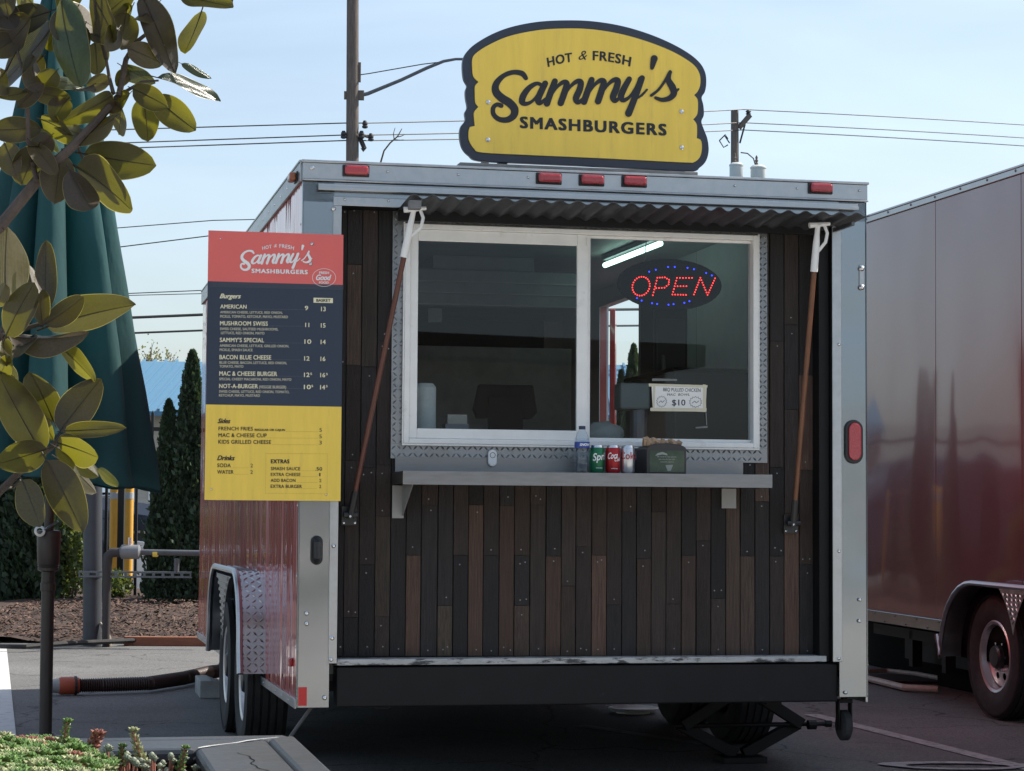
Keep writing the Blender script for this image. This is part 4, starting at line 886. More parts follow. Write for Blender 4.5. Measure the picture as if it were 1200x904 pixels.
def can(px, v, label, m_body, ink, word, wordargs, name='soda_can'):
    u = on_shelf(px, v); r, h = .0318, .122
    o = thing(name, label, 'can', (u, v, SZ), M_T, None)
    B().lathe((u, v, SZ), (0, 0, 1), [(.0001, .003), (.022, .003), (.024, 0), (.027, .004), (r, .012), (r, h-.016), (r-.002, h-.011)], 28).build('can_body', m_body, o, smooth=True)
    B().lathe((u, v, SZ), (0, 0, 1), [(r-.0022, h-.0108), (.0262, h-.001), (.0255, h), (.0243, h-.001), (.0238, h-.006), (.0001, h-.006)], 28).build('can_lid', MT['bolt'], o, smooth=True)
    for (w_, zc, hg, wd, sh, an, sl) in wordargs: b = B(); wrap(u, v, r+.0007, SZ+zc, hg, wd, b, w_, .02, sh, an, slope=sl); b.build('lettering', ink, o)
    return o, u
can(699.5, -.085, 'green soft drink can with white lettering beside the water bottle', mat('green_can', (.012, .14, .06), .32, .35, var=.12), MT['ink_w'], 'x', [('Spri', .072, .030, .062, .15, .12, .12), ('lemon-lime', .024, .005, .03, 0, .1, 0)])
can(718, -.087, 'red cola can with white script lettering between the green and silver cans', mat('red_can', (.36, .012, .018), .32, .35, var=.12), MT['ink_w'], 'x', [('Coca', .078, .026, .046, .4, -.25, .1), ('Cola', .060, .016, .030, .4, .45, .1), ('original taste', .022, .005, .03, 0, 0, 0)])
can(735.5, -.085, 'silver cola can with red lettering beside the napkin dispenser', mat('silver_can', (.62, .63, .65), .3, .85, var=.1), mat('red_ink', (.38, .02, .025), .45), 'x', [('Coke', .078, .030, .085, .0, -.1, .0)])
# napkin dispenser
v = -.06; u0, u1 = on_shelf(757.5, v-.07), on_shelf(804, v-.07); um = (u0+u1)/2; hz = .121
o = thing('napkin_dispenser', 'black tabletop napkin dispenser with green ad panel and brown paper napkin', 'napkin dispenser', (um, v, SZ), M_T)
MT['disp'] = mat('dark_brown_plastic', (.028, .025, .026), .42, var=.1)
prof = [(u0, 0), (u1, 0), (u1, hz*.88)]+[(um+(u1-um)*math.cos(a), hz*.88+.026*math.sin(a)**.8) for a in np.linspace(.25, math.pi-.25, 9)]+[(u0, hz*.88)]
B().prism([(x, v-.075, SZ+z) for x, z in prof], (0, .17, 0)).build('case', MT['disp'], o, bevel=.004)
B().box(u0+.012, u1-.010, v-.0775, v-.0752, SZ+.008, SZ+hz*.84).build('ad_panel', mat('green_ad_print', (.030, .055, .035), .3, var=.5, vscale=6, dirt=(.12, .13, .08), dscale=4, dlo=.5, dhi=.8), o)
b = B(); 
for i, s_ in enumerate(('Be kind to the planet', 'take only what you need', 'recycled napkins')):
    V, Fs = text_mesh(s_); xs = [q[0] for q in V]; mx = max(xs); wd = .085-i*.012
    b.add([(um+(x/mx-.5)*wd, v-.0781, SZ+.072-i*.011+y*.008) for x, y in V], Fs)
b.build('ad_lettering', mat('pale_ad_ink', (.33, .35, .33), .5), o)
b = B(); b.prism([(um+x, v-.0779, SZ+z) for x, z in ((-.052, .078), (-.04, .09), (-.02, .095), (0, .088), (.004, .08), (-.02, .084), (-.04, .08))], (0, -.0004, 0)); b.prism([(um+x, v-.0779, SZ+z) for x, z in ((-.006, .038), (.028, .04), (.018, .014), (.004, .012))], (0, -.0004, 0)); b.build('ad_drawing', mat('pale_ad_shape', (.25, .27, .25), .5), o)
b = B(); n = 14; V = []
for i in range(n):
    t = i/(n-1); x = u0-.004+(u1-u0-.012)*t; zt = SZ+hz+.038+.006*math.sin(i*2.1)-.012*t
    V += [(x, v-.045+.008*math.sin(i*1.7), SZ+hz*.9+.012), (x+.004*math.sin(i), v-.05+.014*math.sin(i*2.3), zt-.014), (x+.006*math.sin(i*1.3), v-.035+.01*math.cos(i*1.9), zt), (x, v-.01+.006*math.sin(i), SZ+hz*.9+.014)]
b.add(V, [(4*i+j, 4*i+4+j, 4*i+5+j, 4*i+1+j) for i in range(n-1) for j in range(3)]); b.build('napkin', mat('brown_napkin', (.42, .29, .19), .8, var=.15, vscale=40), o, smooth=True)
# door bell button
p = rear(576.5, 537, VW-.014); o = thing('call_button', 'small white wireless call button stuck below the window', 'call button', (p.x, VW-.013, p.z-.035), M_T)
B().prism([(p.x+x, VW-.0135, p.z+z) for x, z in oval(.0195, .037, 8)], (0, -.016, 0)).build('button_case', MT['white'], o, bevel=.004)
b = B(); b.lathe((p.x, VW-.0297, p.z+.012), (0, -1, 0), [(.0125, 0), (.0125, .0006), (.0105, .0006), (.0105, 0)], 24, closed=True); b.build('ring', MT['ink_k'], o)
# hand-written card taped inside the glass
vc = va2+.004
q = [rear(763.5, 450.5, vc), rear(828, 453.5, vc), rear(827, 483, vc), rear(765, 480.5, vc)]
o = thing('price_card', 'white handwritten ten dollar card taped inside the right window pane', 'price card', tuple((q[2]+q[3])/2), M_T)
B().prism([(p.x, vc, p.z) for p in q], (0, .0006, 0)).build('paper', mat('white_paper', (.78, .78, .76), .7, var=.04), o)
cd = lambda X, Y, dv=0.0: (lambda p: (p.x, vc-.0007-dv, p.z))(rear(700+X/6, 420+Y/6, vc))
b = B()
for pts in (((360, 178), (775, 190), (772, 208), (402, 196), (362, 200)), ((372, 348), (768, 352), (766, 376), (372, 372)), ((392, 196), (408, 196), (402, 368), (388, 368)), ((742, 184), (762, 186), (765, 372), (742, 372))):
    K[0] += 1; b.add([cd(x, y, (K[0] % 5)*.00015) for x, y in pts], [tuple(range(len(pts)))])
b.build('tape', mat('masking_tape', (.62, .58, .44), .6, var=.1), o)
b = B(); put_text(b, 'BBQ PULLED CHICKEN', lambda X, Y, dv=0.0: cd(X, Y, .0002+dv), 462, 726, 208, 232, shear=.1, bold=.01, slope=.02); put_text(b, 'MAC  BOWL', lambda X, Y, dv=0.0: cd(X, Y, .0002+dv), 490, 650, 248, 264, shear=.15, bold=.01); put_text(b, '$10', lambda X, Y, dv=0.0: cd(X, Y, .0002+dv), 525, 618, 292, 332, bold=.012)
for (cx_, cy_, rx, ry) in ((452, 305, 38, 40), (690, 308, 46, 40)):
    pts = [(cx_+rx*(1 if i % 2 else .78)*math.cos(a), cy_+ry*(1 if i % 2 else .78)*math.sin(a)) for i, a in enumerate(np.linspace(0, 2*math.pi, 29))]
    b.ribbon(pts, 3.2, lambda X, Y, dv=0.0: cd(X, Y, .0002), sub_=1)
    b.ribbon([(cx_-rx*.5, cy_+8), (cx_-rx*.1, cy_-6), (cx_+rx*.1, cy_+6), (cx_+rx*.5, cy_-8)], 3.5, lambda X, Y, dv=0.0: cd(X, Y, .0002), sub_=3)
b.build('handwriting', mat('pen_ink', (.02, .025, .05), .5), o)
b = B()
for pts in (((760, 380), (768, 380), (772, 470), (764, 470)), ((690, 484), (775, 476), (774, 490), (690, 494)), ((385, 142), (560, 146), (560, 160), (385, 160))):
    b.add([cd(x, y) for x, y in pts], [(0, 1, 2, 3)])
b.build('tape_residue', mat('old_tape', (.16, .17, .17), .5), o)
# LED sign
vL = va2+.07
c0 = rear(785, 333.5, vL); o = thing('open_sign', 'oval black LED sign reading OPEN in red dots with blue dots around', 'sign', tuple(c0), M_T)
el = [rear(785+61*math.cos(a), 333.5+30*math.sin(a)+.03*61*math.cos(a), vL) for a in np.linspace(0, 2*math.pi, 40, endpoint=False)]
B().prism([(p.x, vL, p.z) for p in el], (0, .02, 0)).build('housing', mat('sign_housing', (.005, .005, .006), .8, spec=.05), o, bevel=.003)
lp = lambda X, Y: (lambda p: (p.x, vL-.0005, p.z))(rear(680+X/4.52, 260+Y/4.52, vL))
mr_ = mat('red_led', (.3, .02, .02), .4, emit=(1, .035, .03), estr=2.4); mb_ = mat('blue_led', (.02, .03, .3), .4, emit=(.02, .04, 1), estr=2.6)
def dots(pts, st):
    out = []
    for (x0, y0), (x1, y1) in zip(pts[:-1], pts[1:]):
        n = max(1, round(math.hypot(x1-x0, y1-y0)/st)); out += [(x0+(x1-x0)*i/n, y0+(y1-y0)*i/n) for i in range(n)]
    return out+[pts[-1]]
def led(b, X, Y, r): b.lathe(lp(X, Y), (0, -1, 0), [(r, 0), (r*.8, r*.7), (.0001, r)], 8)
O_ = [(322+46*math.cos(a)+8*-math.sin(a)*.6, 342+50*math.sin(a)) for a in np.linspace(0, 2*math.pi, 23, endpoint=False)]
for pts in (O_, dots([(384, 390), (408, 297), (448, 295), (470, 308), (468, 332), (446, 350), (402, 352)], 15), dots([(592, 298), (512, 298), (488, 386), (560, 388)], 15)+dots([(515, 342), (562, 342)], 15), dots([(602, 386), (636, 297), (674, 388), (714, 300)], 14)):
    b = B(); [led(b, x, y, .0033) for x, y in pts]; b.build('red_letter', mr_, o)
b = B()
for x, y in ((365, 265), (400, 255), (465, 240), (500, 240), (568, 245), (602, 252), (667, 272), (697, 285), (300, 405), (325, 418), (380, 432), (407, 436), (467, 440), (494, 437), (551, 430), (578, 421)): led(b, x, y, .0038)
b.build('blue_dots', mb_, o)
B().tube([rear(755, 306, vL+.01), Vector((U(765, 300, vL), vL+.02, TH-.03))], .002, 6).build('hanging_chain', MT['galv'], o)

# ================================================================== INSIDE THE TRAILER
def ceil_pt(px, py, w):
    d = R_TI @ ray(px, py); t = (w-CAM_T.z)/d.z; return CAM_T+d*t
MT['dsteel'] = mat('dull_steel', (.16, .165, .18), .45, .7, var=.2, vscale=6)
wc_ = TH-.075
a, c = ceil_pt(709, 311, wc_), ceil_pt(774, 285.5, wc_)
lampo = thing('tube_lamp', 'lit white tube lamp under the trailer ceiling behind the right pane', 'lamp', tuple((a+c)/2), M_T)
B().tube([a, c], .015, 12).build('tube', mat('lit_tube', (.8, .9, .85), .4, emit=(.60, 1.0, .82), estr=2.2), lampo, smooth=True)
d_ = (c-a).normalized(); n_ = Vector((d_.y, -d_.x, 0))*.022
B().prism([a+n_+Vector((0, 0, .026)), c+n_+Vector((0, 0, .026)), c-n_+Vector((0, 0, .026)), a-n_+Vector((0, 0, .026))], (0, 0, .025)).build('fitting', MT['dsteel'], lampo, bevel=.003)
MT['dsteel'] = MT.get('dsteel') or mat('dull_steel', (.16, .165, .18), .45, .7, var=.2, vscale=6)
cw = Wz(600, 513, .35)
def inbox(name, label, cat, x0, x1, y0, y1, v0, v1, m, bev=.006, floor=None):
    p0, p1 = rear(x0, (y0+y1)/2, v0).x, rear(x1, (y0+y1)/2, v0).x; w1, w0 = Wz((x0+x1)/2, y0, v0), Wz((x0+x1)/2, y1, v0)
    if floor is not None: w0 = floor
    o = thing(name, label, cat, ((p0+p1)/2, v0, w0), M_T)
    return o, p0, p1, w0, w1
o = thing('counter', 'dark counter inside the trailer just behind the serving window', 'counter', (TW/2, .2, .131), M_T)
B().box(.06, TW-.06, .19, .60, cw-.03, cw).build('counter_top', MT['dsteel'], o, bevel=.003); B().box(.07, TW-.07, .22, .58, .131, cw-.0305).build('cabinet', MT['dark'], o)
o, p0, p1, w0, w1 = inbox('range_hood', 'wide dull steel extractor hood across the kitchen behind the left pane', 'range hood', 470, 690, 317, 361, 2.9, 3.6, MT['dsteel'])
B().box(max(.05, p0), p1, 2.9, 3.7, w0, w1).build('canopy', MT['dsteel'], o, bevel=.006)
b = B()
for k in range(3): b.box(max(.05, p0), p1, 2.885, 2.8995, w0+(w1-w0)*(.05+.3*k), w0+(w1-w0)*(.08+.3*k))
b.build('ledge', MT['steel'], o)
B().box(p0+.2, p1-.3, 3.0, 3.6, w1+.0005, TH-.021).build('duct', MT['dsteel'], o)
o, p0, p1, w0, w1 = inbox('griddle', 'long steel griddle unit under the extractor hood', 'griddle', 470, 672, 406, 500, 2.9, 3.6, MT['dsteel'], floor=.131)
B().box(.35, p1, 2.95, 3.65, .131, w1).build('cabinet', mat('dull_grey_panel', (.30, .285, .28), .5, .3, var=.2), o, bevel=.004)
B().box(.35, p1, 3.6505, 3.68, .131, w1+.25).build('splash_back', MT['dark'], o)
o, p0, p1, w0, w1 = inbox('order_slip', 'pale order slip hanging below the extractor hood', 'paper', 502, 518, 361.5, 378, 2.88, 2.9, MT['white'])
B().box(p0, p1, 2.88, 2.8805, w0, w1).build('slip', mat('dim_paper', (.3, .3, .3), .7), o)
MT['till'] = mat('matte_black_case', (.006, .006, .007), .8, spec=.08)
o, p0, p1, w0, w1 = inbox('till_monitor', 'black point of sale monitor seen from behind on the counter', 'monitor', 556, 630, 451, 491, .42, .5, MT['plastic_b'])
b = B(); b.prism([(p0+.02, .42, w1), (p1-.02, .42, w1), (p1, .42, w0+.03), (p1-.03, .42, w0), (p0+.01, .42, w0), (p0-.005, .42, w0+.04)], (0, .03, 0)); b.build('screen_case', MT['till'], o, bevel=.006)
b = B().box(p0+.06, p1-.07, .405, .4195, cw+.02, w0+.1); b.box(p0+.05, p1-.06, .36, .52, cw, cw+.0195); b.build('stand', MT['till'], o, bevel=.004)
o, p0, p1, w0, w1 = inbox('paper_roll', 'white kitchen paper roll standing in the left corner of the window', 'paper roll', 484, 513.5, 449, 505, .34, .5, MT['white'], floor=cw)
B().lathe(((p0+p1)/2, .40, cw), (0, 0, 1), [(.02, 0), ((p1-p0)/2, 0), ((p1-p0)/2, (w1-cw)*.93), ((p1-p0)/2-.012, w1-cw), (.02, w1-cw)], 24).build('roll', mat('roll_paper', (.5, .55, .53), .8, var=.12, vscale=25), o, smooth=True)
o, p0, p1, w0, w1 = inbox('napkin_pack', 'small stack of folded pale paper beside the black monitor', 'paper stack', 522, 550, 486, 494, .40, .5, MT['white'])
b = B(); b.box(p0, p1, .40, .48, cw, w0-.012); b.build('tray', MT['dsteel'], o); B().box(p0+.01, p1-.01, .40, .47, w0-.0115, w1).build('papers', mat('paper_stack', (.42, .4, .34), .8), o)
o, p0, p1, w0, w1 = inbox('fridge', 'tall black upright fridge behind the taped card', 'fridge', 749, 806, 352, 515, 2.0, 2.6, MT['plastic_b'], floor=.131)
p0 = rear(750, 430, 2.25).x
B().box(p0, p1, 2.0, 2.25, .131, w1).build('case', MT['plastic_b'], o, bevel=.01); B().box(p0+.02, p1-.02, 1.985, 1.9995, .3, w1-.1).build('door', mat('fridge_door', (.05, .052, .055), .3), o, bevel=.004)
B().tube([(p0+.05, 1.975, w1-.3), (p0+.05, 1.96, w1-.35), (p0+.05, 1.96, w1-.75), (p0+.05, 1.975, w1-.8)], .012, 8).build('handle', MT['steel'], o)
o, p0, p1, w0, w1 = inbox('prep_table', 'black prep unit along the right wall behind the window', 'prep table', 790, 885, 437, 515, 1.0, 1.9, MT['plastic_b'], floor=.131)
B().box(p0, TW-.06, 1.0, 1.9, .131, w1).build('cabinet', MT['plastic_b'], o, bevel=.006); B().box(p0-.01, TW-.06, .985, 1.9, w1+.0005, w1+.02).build('top', MT['dark'], o)
o, p0, p1, w0, w1 = inbox('paper_bag', 'pale crumpled bag slumped behind the red and silver cans', 'bag', 690, 736, 493, 521, .32, .5, MT['white'], floor=cw)
b = B(); b.ball(((p0+p1)/2, .40, cw+.02), ((p1-p0)/2, .07, w1-cw-.02), 18, 12)
b.v = [(x+.006*math.sin(z*90+y*50), y, max(cw, z+.004*math.sin(x*110))) for x, y, z in b.v]; b.build('bag', mat('pale_bag', (.30, .33, .31), .7, var=.15, vscale=20), o, smooth=True)
o, p0, p1, w0, w1 = inbox('plastic_tub', 'grey-green plastic tub beside the taped card', 'tub', 727, 762, 449, 480, .50, .7, MT['white'])
b = B().box(p0, p1, .5, .62, w0, w1); b.build('tub', mat('grey_tub', (.16, .19, .18), .5), o, bevel=.01); B().cyl(((p0+p1)/2+.03, .55, cw), ((p0+p1)/2+.03, .55, w0), .04).build('foot', MT['dsteel'], o)

# ================================================================== NEIGHBOUR TRAILER
uN = 5.52
zt1 = sideN(1100, 226, uN).z; zrb = sideN(1100, 234.8, uN).z; zb1 = sideN(1070, 721.7, uN).z; zb0 = sideN(1070, 735.5, uN).z
vF = sideN(905, 500, uN).y; vq = sideN(1015, 500, uN).y; vN = 8.2
NT = thing('cargo_trailer', 'glossy maroon enclosed cargo trailer with metal rails and tread plate fender', 'trailer', (uN+1.2, (vF+vN)/2, 0), M_N)
vseam = sideN(1096.5, 400, uN).y
seamN = [vF, vseam+.0, ]
sp = 1.235; vv = [vF]; q_ = vseam
while q_ < vF-.1: q_ += sp
vv = sorted(set([vF, vN]+[vseam-sp*i for i in range(0, 8) if vN+.1 < vseam-sp*i < vF-.1]+([vseam+sp] if vseam+sp < vF-.1 else [])))
lw = sub('left_wall', NT)
for i in range(len(vv)-1): B().box(uN, uN+.03, vv[i]+.0025, vv[i+1]-.0025, zb1+.0005, zrb-.0005).build('side_panel', MT['maroon'], lw, bevel=.002)
B().box(uN+.031, uN+2.45, vN+.01, vF-.01, zb0+.04, zt1-.02).build('box_body', MT['maroon'], NT)
B().box(uN-.012, uN+.0305, vN, vF, zrb, zt1-.01).build('top_rail', MT['alu_trim'], NT, bevel=.003)
B().box(uN-.016, uN+2.46, vN, vF, zt1-.0095, zt1+.004).build('roof', MT['alu_trim'], NT, bevel=.003)
vwN = sideN(1172, 770, uN).y; vf1 = sideN(1121, 735, uN).y
# bottom rail, interrupted by the fender
for (a_, c_) in ((vf1, vF), (vN, vwN-2.0)): B().box(uN-.012, uN-.0005, a_, c_, zb0, zb1).build('bottom_rail', MT['alu'], NT, bevel=.003)
b = B()
for v in np.arange(vN+.1, vF, .39): b.lathe((uN-.012, v, (zrb+zt1)/2), (-1, 0, 0), [(.009, 0), (.007, .004), (.0001, .005)], 8)
for k, v in enumerate(np.arange(vf1+.06, vF, .36)):
    for q in (.2, .8): b.lathe((uN-.012, v+(.0 if q < .5 else .18), zb0+(zb1-zb0)*q), (-1, 0, 0), [(.008, 0), (.006, .004), (.0001, .005)], 8)
b.build('rivet', MT['galv'], NT, kind='stuff')
for v in (vwN, vwN-.95):
    c = (uN+.055, v, .36); wh, ri, h = wheel(NT, c, -1, r=.36); rim(wh, c, -1, ri, h)
zft = sideN(1170, 684, uN).z
fender(uN+.0, uN-.14, vwN-.95-.46, vf1-.02, zb0, zft, NT, rr=.46)
gusset(uN-.14, -1, vwN-.95, vwN, .36, zft, NT, False)
arch(uN, -1, vwN-.95-.46, vf1-.02, zb0, zft, NT, rr=.46)
b = B()
for u in (.5, 1.7): b.box(uN+u, uN+u+.07, vN, vF+.9, zb0-.06, zb0+.039)
b.box(uN+.25, uN+.32, vf1+.0, vq+.5, zb0-.12, zb0-.05)
for v in (vq-.2, vq-.75): b.box(uN+.25, uN+.32, v, v+.06, zb0-.30, zb0-.05)
b.box(uN+.4, uN+1.9, vq-.9, vq+.3, zb0-.28, zb0-.08); b.build('chassis', MT['black'], NT)
b = B()
for v in (vwN, vwN-.95): b.cyl((uN+.1, v, .36), (uN+2.3, v, .36), .04)
b.build('axle', MT['black'], NT)
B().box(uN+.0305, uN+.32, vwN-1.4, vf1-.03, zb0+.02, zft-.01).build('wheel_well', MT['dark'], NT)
for (u, out) in ((uN+2.35, 1),):
    for v in (vwN, vwN-.95): c = (u, v, .36); wh, ri, h = wheel(NT, c, out, r=.36)
for (v0_, v1_, u0_, lab) in ((vq-1.3, vq+.1, .55, 'long black box added to darken the ground under the maroon trailer'), (vq+.2, vq+1.9, .75, 'black box added to darken the nose end of the maroon trailer')):
    cr = thing('added_dark_box', lab, 'added box', (uN+u0_, v0_, 0), M_N)  # boxes added to block the sunlit bed and keep the underside dark
    B().box(uN+u0_, uN+u0_+.8, v0_, v1_, .0, .40).build('bin', MT['dark'], cr, bevel=.01); B().box(uN+u0_-.015, uN+u0_+.815, v0_-.015, v1_+.015, .4005, .44).build('lid', MT['dark'], cr, bevel=.008)
# what lies on the ground between the trailers
MT['pvc'] = mat('pale_pvc', (.42, .40, .35), .5, var=.2, vscale=20)
p_ = [ground(1016, 795, .03), ground(1060, 806, .03), ground(1100, 808, .03), ground(1145, 803, .03)]
o = B().tube([p_[0], p_[1], p_[2]], .022, 8).build('waste_pipe', MT['pvc'], smooth=True, base=tuple(p_[1]), label='pale plastic waste pipe lying under the maroon trailer', cat='pipe')
p_ = [ground(1016, 787, .03), ground(1040, 786, .03), ground(1075, 790, .03), ground(1112, 797, .03), ground(1150, 806, .03)]
B().tube(p_, .016, 8).build('water_hose', MT['pvc'], smooth=True, base=tuple(p_[1]), label='thin pale water hose curving behind the pale pipe', cat='hose')
p = ground(1060, 800); b = B().box(p.x-.45, p.x+.3, p.y-.1, p.y+.5, .004, .016); b.build('rubber_mat', MT['rubber'], base=(p.x, p.y, 0), label='flat black rubber mat on the asphalt beside the waste pipe', cat='mat')
p = ground(1045, 774); b = B().box(p.x-.7, p.x+.6, p.y, p.y+.12, .0, .1); b.build('timber_block', mat('old_timber', (.10, .055, .04), .8, var=.3, vscale=8), base=(p.x, p.y, 0), bevel=.006, label='long brown timber lying on the ground under the maroon trailer', cat='timber')
# scissor jack under the right rear of the food trailer
pf = ground(868, 893); Mi = Matrix.Translation(pf) @ Matrix.Rotation(YAW, 4, 'Z')
o = thing('scissor_jack', 'dark steel scissor jack standing under the rear of the food trailer', 'jack', (0, 0, 0), Mi)
th = .36
def arm(p, q, nm='arm'):
    b = B(); b.box(0, 1, 0, 1, 0, 1); p = Vector(p); q = Vector(q); d = (q-p); n = Vector((-d.z, 0, d.x)).normalized()*.028
    B().prism([p+n, q+n, q-n, p-n], (0, .05, 0)).build(nm, MT['black'], o, bevel=.004)
arm((.02, 0, .035), (.30, 0, .18)); arm((-.02, 0, .035), (-.30, 0, .18)); arm((.30, -.051, .18), (.04, -.051, .34)); arm((-.30, -.051, .18), (-.04, -.051, .34))
B().box(-.11, .11, -.08, .08, 0, .03).build('base_plate', MT['black'], o, bevel=.004); B().box(-.09, .09, -.06, .06, .34, .375).build('saddle', MT['black'], o)
b = B(); b.cyl((-.34, -.03, .18), (.42, -.03, .18), .011); b.cyl((.32, -.06, .18), (.36, -.06, .18), .024, n=10); b.cyl((.42, -.03, .18), (.45, -.03, .18), .018, n=6); b.build('screw_rod', MT['black'], o)
# power cord
p_ = [M_T @ Vector((.10, .12, .02)), M_T @ Vector((-.02, .35, -.18)), ground(332, 869, .012), ground(300, 880, .012)]
B().tube([M_T @ Vector((.08, .08, .01)), M_T @ Vector((.0, .3, -.16)), M_T @ Vector((-.10, .55, GW if False else -.34))], .008, 6).build('power_cord', mat('grey_cord', (.16, .16, .16), .6), smooth=True, base=tuple(M_T @ Vector((-.1, .55, -.37))), label='thin grey cord running from the trailer corner down to the asphalt', cat='cord')
# white round lid under the trailer
p = ground(742, 836); b = B(); b.lathe((p.x, p.y, 0.002), (0, 0, 1), [(.10, 0), (.10, .012), (.135, .014), (.15, .03), (.145, .034), (.13, .024), (.12, .018)], 28); b.build('white_basin', MT['white'], smooth=True, base=(p.x, p.y, 0), label='shallow white round basin on the asphalt under the food trailer', cat='basin')

# ================================================================== LEFT GROUND THINGS
# corrugated hose
pts = [ground(68, 804, .06), ground(120, 803, .06), ground(175, 801, .06), ground(215, 795, .06), ground(245, 788, .06), ground(262, 786, .06)]
o = thing('drain_hose', 'dark ribbed drain hose with orange end lying on the asphalt', 'hose', (pts[2].x, pts[2].y, 0))
cur = []
for i in range(len(pts)-1):
    for j in range(40): cur.append(pts[i].lerp(pts[i+1], j/40))
cur = [c for c in cur if c.x > pts[0].x+.12]
B().tube(cur, [.046 if i % 2 else .038 for i in range(len(cur))], 12).build('ribbed_tube', mat('brown_black_hose', (.045, .022, .018), .5, var=.2), o, smooth=True, angle=60)
d = (pts[1]-pts[0]).normalized()
B().tube([pts[0]+d*.005, pts[0]+d*.02, pts[0]+d*.10, pts[0]+d*.13], [.05, .056, .056, .05], 16).build('orange_coupler', mat('orange_plastic', (.42, .08, .035), .45, var=.2), o, smooth=True)
B().tube([pts[0]+d*.10, pts[0]+d*.115], .061, 16).build('clamp_ring', MT['plastic_b'], o); B().tube([pts[0]-d*.05, pts[0]+d*.01], [.042, .046], 14).build('clear_end', mat('grey_plastic', (.35, .35, .35), .4), o, smooth=True)
# wheel chock
p = ground(243, 818); o = B(); Mi = Matrix.Translation((p.x, p.y, 0)) @ Matrix.Rotation(YAW, 4, 'Z')
o.prism([(-.05, -.04, 0), (.16, -.04, 0), (.16, -.04, .05), (.02, -.04, .11), (-.05, -.04, .11)], (0, .42, 0)); o.build('wheel_chock', mat('weathered_block', (.32, .32, .31), .8, var=.3, vscale=10), base=(0, 0, 0), M=Mi, bevel=.006, label='weathered grey timber block against the front trailer tyre', cat='wheel block')
# jack stand / spare hub at the nose side
p = ground(247, 796); b = B(); b.lathe((p.x+.05, p.y+.5, 0.0), (0, 0, 1), [(.10, 0), (.10, .02), (.07, .05), (.04, .12), (.025, .2), (.025, .32)], 16); b.cyl((p.x+.05, p.y+.5, .22), (p.x-.12, p.y+.5, .24), .014); b.build('jack_stand', MT['plastic_b'], smooth=True, base=(p.x+.05, p.y+.5, 0), label='small black jack stand beside the trailer nose', cat='jack')

# ================================================================== UMBRELLA
ub_ = ground(53, 866); UX, UY = ub_.x, ub_.y
mpp = UY/F
UMB = thing('patio_umbrella', 'closed teal canvas patio umbrella hanging in folds on a bronze post', 'umbrella', (UX, UY, 0))
MT['bronze'] = mat('bronze_post', (.055, .046, .040), .42, .3, var=.15)
def zz(py): return at(55, py, UY).z
B().lathe((UX, UY, 0), (0, 0, 1), [(.11, 0), (.11, .012), (.06, .018), (.045, .03)], 20).build('base_flange', MT['bronze'], UMB, smooth=True)
b = B(); b.cyl((UX, UY, .018), (UX, UY, zz(668)), .0335, n=20); b.lathe((UX, UY, zz(688)), (0, 0, 1), [(.034, -.02), (.039, -.018), (.039, .02), (.034, .022)], 20); b.build('pole', MT['bronze'], UMB, smooth=True)
b = B(); b.lathe((UX, UY, zz(670)), (0, 0, 1), [(.036, 0), (.054, .006), (.055, .02), (.052, .022), (.056, .032), (.053, .034), (.057, .045), (.062, zz(625)-zz(670)), (.058, zz(622)-zz(670)), (.03, zz(621)-zz(670))], 24); b.build('crank_housing', MT['bronze'], UMB, smooth=True)
b = B(); cpt = at(47, 622.5, UY-.075); b.lathe((cpt.x, cpt.y, cpt.z), (0, -1, 0), [(.016, 0), (.029, .002), (.029, .01), (.016, .012)], 20, closed=True); e_ = at(68, 611, UY-.075); b.tube([cpt+Vector((.024, -.006, .006)), e_], [.012, .010], 8, flat=.5); b.build('crank_handle', MT['alu_trim'], UMB, smooth=True)
B().cyl((UX, UY, zz(622)), (UX, UY, zz(-40)), .025, n=16).build('mast', MT['bronze'], UMB, smooth=True)
canv = leafy('teal_canvas', (.024, .090, .094), trans=(.06, .27, .28), tw=.36, rough=.85, irand=.0, fabric=True)
zh, za = zz(566), zz(-30); NL = 8; hemr = .60
for k in range(NL):
    V = []; nt_, nh = 15, 26
    ph = 2*math.pi*(k+.15)/NL
    for i in range(nh+1):
        t = i/nh
        for j in range(nt_):
            q = j/(nt_-1)*2-1          # across the gore: fold out and back
            lobe = math.cos(q*math.pi/2)**.55
            Rm = .045+(hemr-.045)*(t**.85)*(.93+.09*math.sin(k*2.3)); rr = .045+(Rm-.045)*(.24+.76*lobe) if t > 0 else .045
            swirl = .55*t*lobe*(0.5+0.25*math.sin(k*1.9))
            th_ = ph+q*math.pi/NL*(1-.35*lobe*t*.4)+swirl*.5
            rr *= 1+(.03*math.sin(t*9+k*2+q*3)+.012*math.sin(t*23+q*7+k)+.010*math.sin(t*5-q*15+k*3))*t
            z = za+(zh-za)*t-.10*t*t*lobe*(.6+.4*math.sin(k*1.7+1))+.05*t
            V.append((UX+rr*math.cos(th_), UY+rr*math.sin(th_), z))
    b = B(); b.add(V, [(i*nt_+j, i*nt_+j+1, (i+1)*nt_+j+1, (i+1)*nt_+j) for i in range(nh) for j in range(nt_-1)]); cf = b.build('canopy_fold', canv, UMB, smooth=True, angle=80)
    hb_ = B(); hb_.tube([V[nh*nt_+j] for j in range(nt_)], .006, 5); hb_.build('hem', canv, cf, smooth=True)
B().lathe((UX, UY, za-.02), (0, 0, 1), [(.05, 0), (.055, .05), (.03, .09), (.0001, .12)], 16).build('finial', MT['bronze'], UMB, smooth=True)

